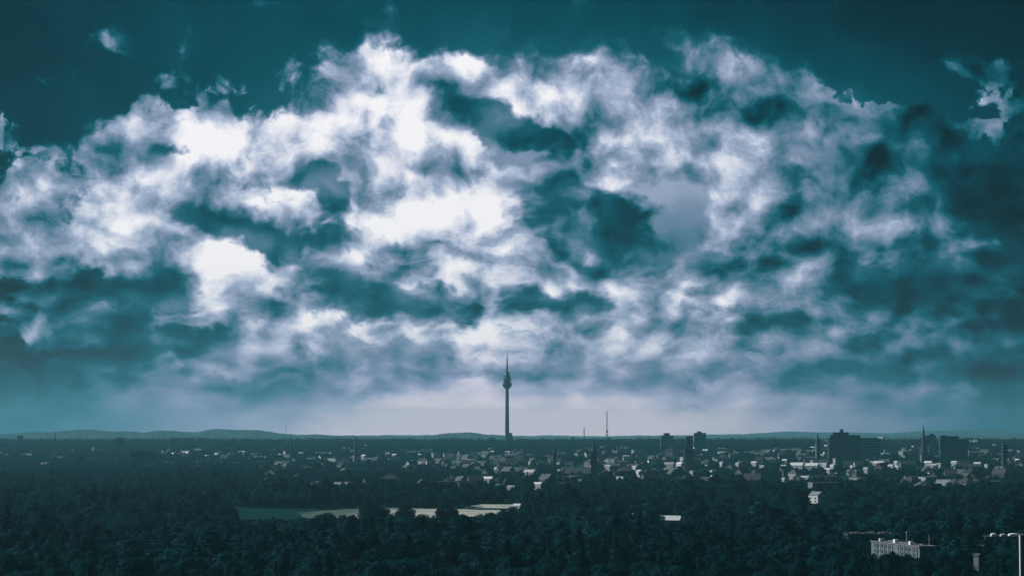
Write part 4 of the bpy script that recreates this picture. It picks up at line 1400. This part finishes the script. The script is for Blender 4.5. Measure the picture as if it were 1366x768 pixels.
def build_woods():
    pts = []
    r = random.Random(5)
    kinds = list(KINDS)
    bands = [(840, 1500, 12.5), (1500, 2600, 13.0), (2600, 4400, 14.0), (4400, 6500, 17.0), (6500, 9100, 23.0)]
    for (d0, d1, sp) in bands:
        y = d0
        while y < d1:
            half = y * 0.2135 * 1.06 + 25
            x = -half + r.uniform(0, sp)
            while x < half:
                jx, jy = x + r.uniform(-.42, .42) * sp, y + r.uniform(-.42, .42) * sp
                x += sp
                if in_open(jx, jy) or blocked(jx, jy):
                    continue
                c = noise.noise((jx / 160, jy / 260, 0.5)) + 0.5 * noise.noise((jx / 60, jy / 90, 7.5))
                px = 683 + jx / jy * FPX
                town = sm(2500, 3600, jy) * sm(250, 560, px) * (1 - sm(5900, 6500, jy))
                if c < -0.75 + 0.78 * town:
                    continue
                sp_n = noise.noise((jx / 240, jy / 330, 21.0))
                u = r.random()
                if sp_n > 0.38 and u < 0.35:
                    k = 'spruce'
                elif u < 0.012:
                    k = 'poplar'
                elif u < 0.05:
                    k = 'spruce' if u < 0.035 else 'small'
                else:
                    k = ('round', 'broad', 'tall', 'loose', 'small')[min(4, int(r.random() * 4.35))]
                s = ((1.22 if sp < 13.5 else 1.02) + 0.75 * noise.noise((jx / 95, jy / 95, 31.0))) * r.uniform(0.7, 1.3) * (1.45 if r.random() < .08 else 1)
                if town > 0.3:
                    s *= 0.80
                if sp > 16:
                    s *= 1.1
                s = max(.38, s)
                cap = low_cap(jx, jy)
                if cap < 2.5:
                    continue
                h = HT[k, 0] * s * height_scale(k, s, HT[k, 0], jy < 1450)
                if h > cap:
                    if cap < 9 and k in ('spruce', 'poplar', 'tall'):
                        k = 'small'
                    s = min(s, max(.3, cap / HT[k, 0]))
                pts.append((jx, jy, k, r.randrange(2), s, r.uniform(0, 6.283)))
            y += sp
    # trees that stand singly at the near edge of the field
    for (px, top, D, k) in [(438, 679, 1730, 'small'), (492, 668, 1740, 'round'), (502, 670, 1735, 'loose'), (511, 673, 1730, 'loose'), (543, 670, 1740, 'round'), (536, 677, 1725, 'loose'), (597, 669, 1740, 'round'), (590, 675, 1730, 'loose'), (606, 674, 1735, 'loose'),
                            (640, 682, 1740, 'small'), (470, 683, 1735, 'small'), (567, 682, 1740, 'small'), (522, 681, 1730, 'small'), (655, 680, 1745, 'loose'), (672, 676, 1750, 'round'), (684, 672, 1755, 'broad')]:
        H = HT[k, 0]
        s = Z(top, D) / H
        tree(k, 0, X(px, D), D, s, px * 0.37, {'small': 'low bushy tree standing at the near edge of the pale field', 'round': 'round tree standing singly against the pale stubble field',
             'loose': 'ragged tree at the near edge of the pale stubble field', 'broad': 'wide tree standing singly against the pale stubble field'}[k], 'trees before the field')
    # the most prominent trees are individuals
    pts.sort(key=lambda p: p[1])
    solo, rest = [], []
    cnt = {}
    for p in pts:
        x, y, k, v, s, a = p
        px = 683 + x / y * FPX
        top = 580 + (CAM_Z - HT[k, v] * s * height_scale(k, s, HT[k, v], y < 1450)) / y * FPX
        kk = k if k in ('spruce', 'poplar') else 'broadleaf'
        lim = {'spruce': 60, 'poplar': 20, 'broadleaf': 300}[kk]
        if y < 3000 and -20 < px < 1386 and top < 764 and cnt.get(kk, 0) < lim:
            cnt[kk] = cnt.get(kk, 0) + 1
            solo.append(p)
        else:
            rest.append(p)
    for (x, y, k, v, s, a) in solo:
        lab = tree_label(k, x, y, s)
        tree(k, v, x, y, s, a, lab, 'trees of the wood: ' + lab, height_scale(k, s, HT[k, v], y < 1450))
    # all the other trees read as one mass: one object
    order = [(k, v) for k in kinds for v in range(2)]
    me = bpy.data.meshes.new('woodland')
    me.vertices.add(len(rest))
    co = np.array([(x, y, tz(x, y)) for (x, y, *_) in rest], dtype=np.float32)
    me.vertices.foreach_set('co', co.ravel())
    at = me.attributes.new('kind_index', 'INT', 'POINT'); at.data.foreach_set('value', [order.index((k, v)) for (_, _, k, v, _, _) in rest])
    at = me.attributes.new('turn', 'FLOAT', 'POINT'); at.data.foreach_set('value', [a for *_, a in rest])
    at = me.attributes.new('size', 'FLOAT', 'POINT'); at.data.foreach_set('value', [s for (_, _, _, _, s, _) in rest])
    at = me.attributes.new('tall', 'FLOAT', 'POINT'); at.data.foreach_set('value', [s * height_scale(k, s, HT[k, v], y < 1450) for (_, y, k, v, s, _) in rest])
    wood = link('woodland', me)
    wood['kind'] = 'stuff'
    wood['label'] = 'dark green mass of trees filling the plain between the field and the town'
    wood['category'] = 'woodland'
    ng = bpy.data.node_groups.new('woodland_scatter', 'GeometryNodeTree')
    ng.interface.new_socket('Geometry', in_out='INPUT', socket_type='NodeSocketGeometry')
    ng.interface.new_socket('Geometry', in_out='OUTPUT', socket_type='NodeSocketGeometry')
    N = ng.nodes.new; Lk = ng.links.new
    gi, go = N('NodeGroupInput'), N('NodeGroupOutput')
    iop = N('GeometryNodeInstanceOnPoints')
    jn = N('GeometryNodeGeometryToInstance')
    infos = []
    for kv in order:
        ob = bpy.data.objects.new('far_tree', LOD[kv])
        oi = N('GeometryNodeObjectInfo'); oi.inputs['Object'].default_value = ob; oi.inputs['As Instance'].default_value = True
        infos.append(oi)
    join = N('GeometryNodeJoinGeometry')
    for oi in reversed(infos):
        Lk(oi.outputs['Geometry'], join.inputs[0])
    def attr(name, t):
        a = N('GeometryNodeInputNamedAttribute'); a.data_type = t; a.inputs[0].default_value = name
        return a.outputs[0]
    Lk(gi.outputs[0], iop.inputs['Points'])
    Lk(join.outputs[0], iop.inputs['Instance'])
    iop.inputs['Pick Instance'].default_value = True
    Lk(attr('kind_index', 'INT'), iop.inputs['Instance Index'])
    cx = N('ShaderNodeCombineXYZ'); Lk(attr('turn', 'FLOAT'), cx.inputs[2])
    Lk(cx.outputs[0], iop.inputs['Rotation'])
    cs = N('ShaderNodeCombineXYZ')
    sa = attr('size', 'FLOAT')
    for i in range(2):
        Lk(sa, cs.inputs[i])
    Lk(attr('tall', 'FLOAT'), cs.inputs[2])
    Lk(cs.outputs[0], iop.inputs['Scale'])
    Lk(iop.outputs[0], go.inputs[0])
    md = wood.modifiers.new('scatter', 'NODES'); md.node_group = ng
    print('trees', len(solo), len(rest))


build_woods()
# ------------------------------------------------------------------ haze
def build_haze():
    m = bpy.data.materials.new('haze_air'); m.use_nodes = True
    nt = m.node_tree
    nt.nodes.clear()
    g = G(nt)
    v = g.n('ShaderNodeVolumePrincipled')
    v.inputs['Color'].default_value = (0.28, 0.80, 1.0, 1)
    v.inputs['Density'].default_value = 4.2e-5
    v.inputs['Anisotropy'].default_value = 0.3
    out = g.n('ShaderNodeOutputMaterial')
    nt.links.new(v.outputs[0], out.inputs['Volume'])
    o = MB().box(-23000, 23000, -2900, 27000, -8, 352).build('haze', m)
    o['kind'] = 'stuff'


build_haze()
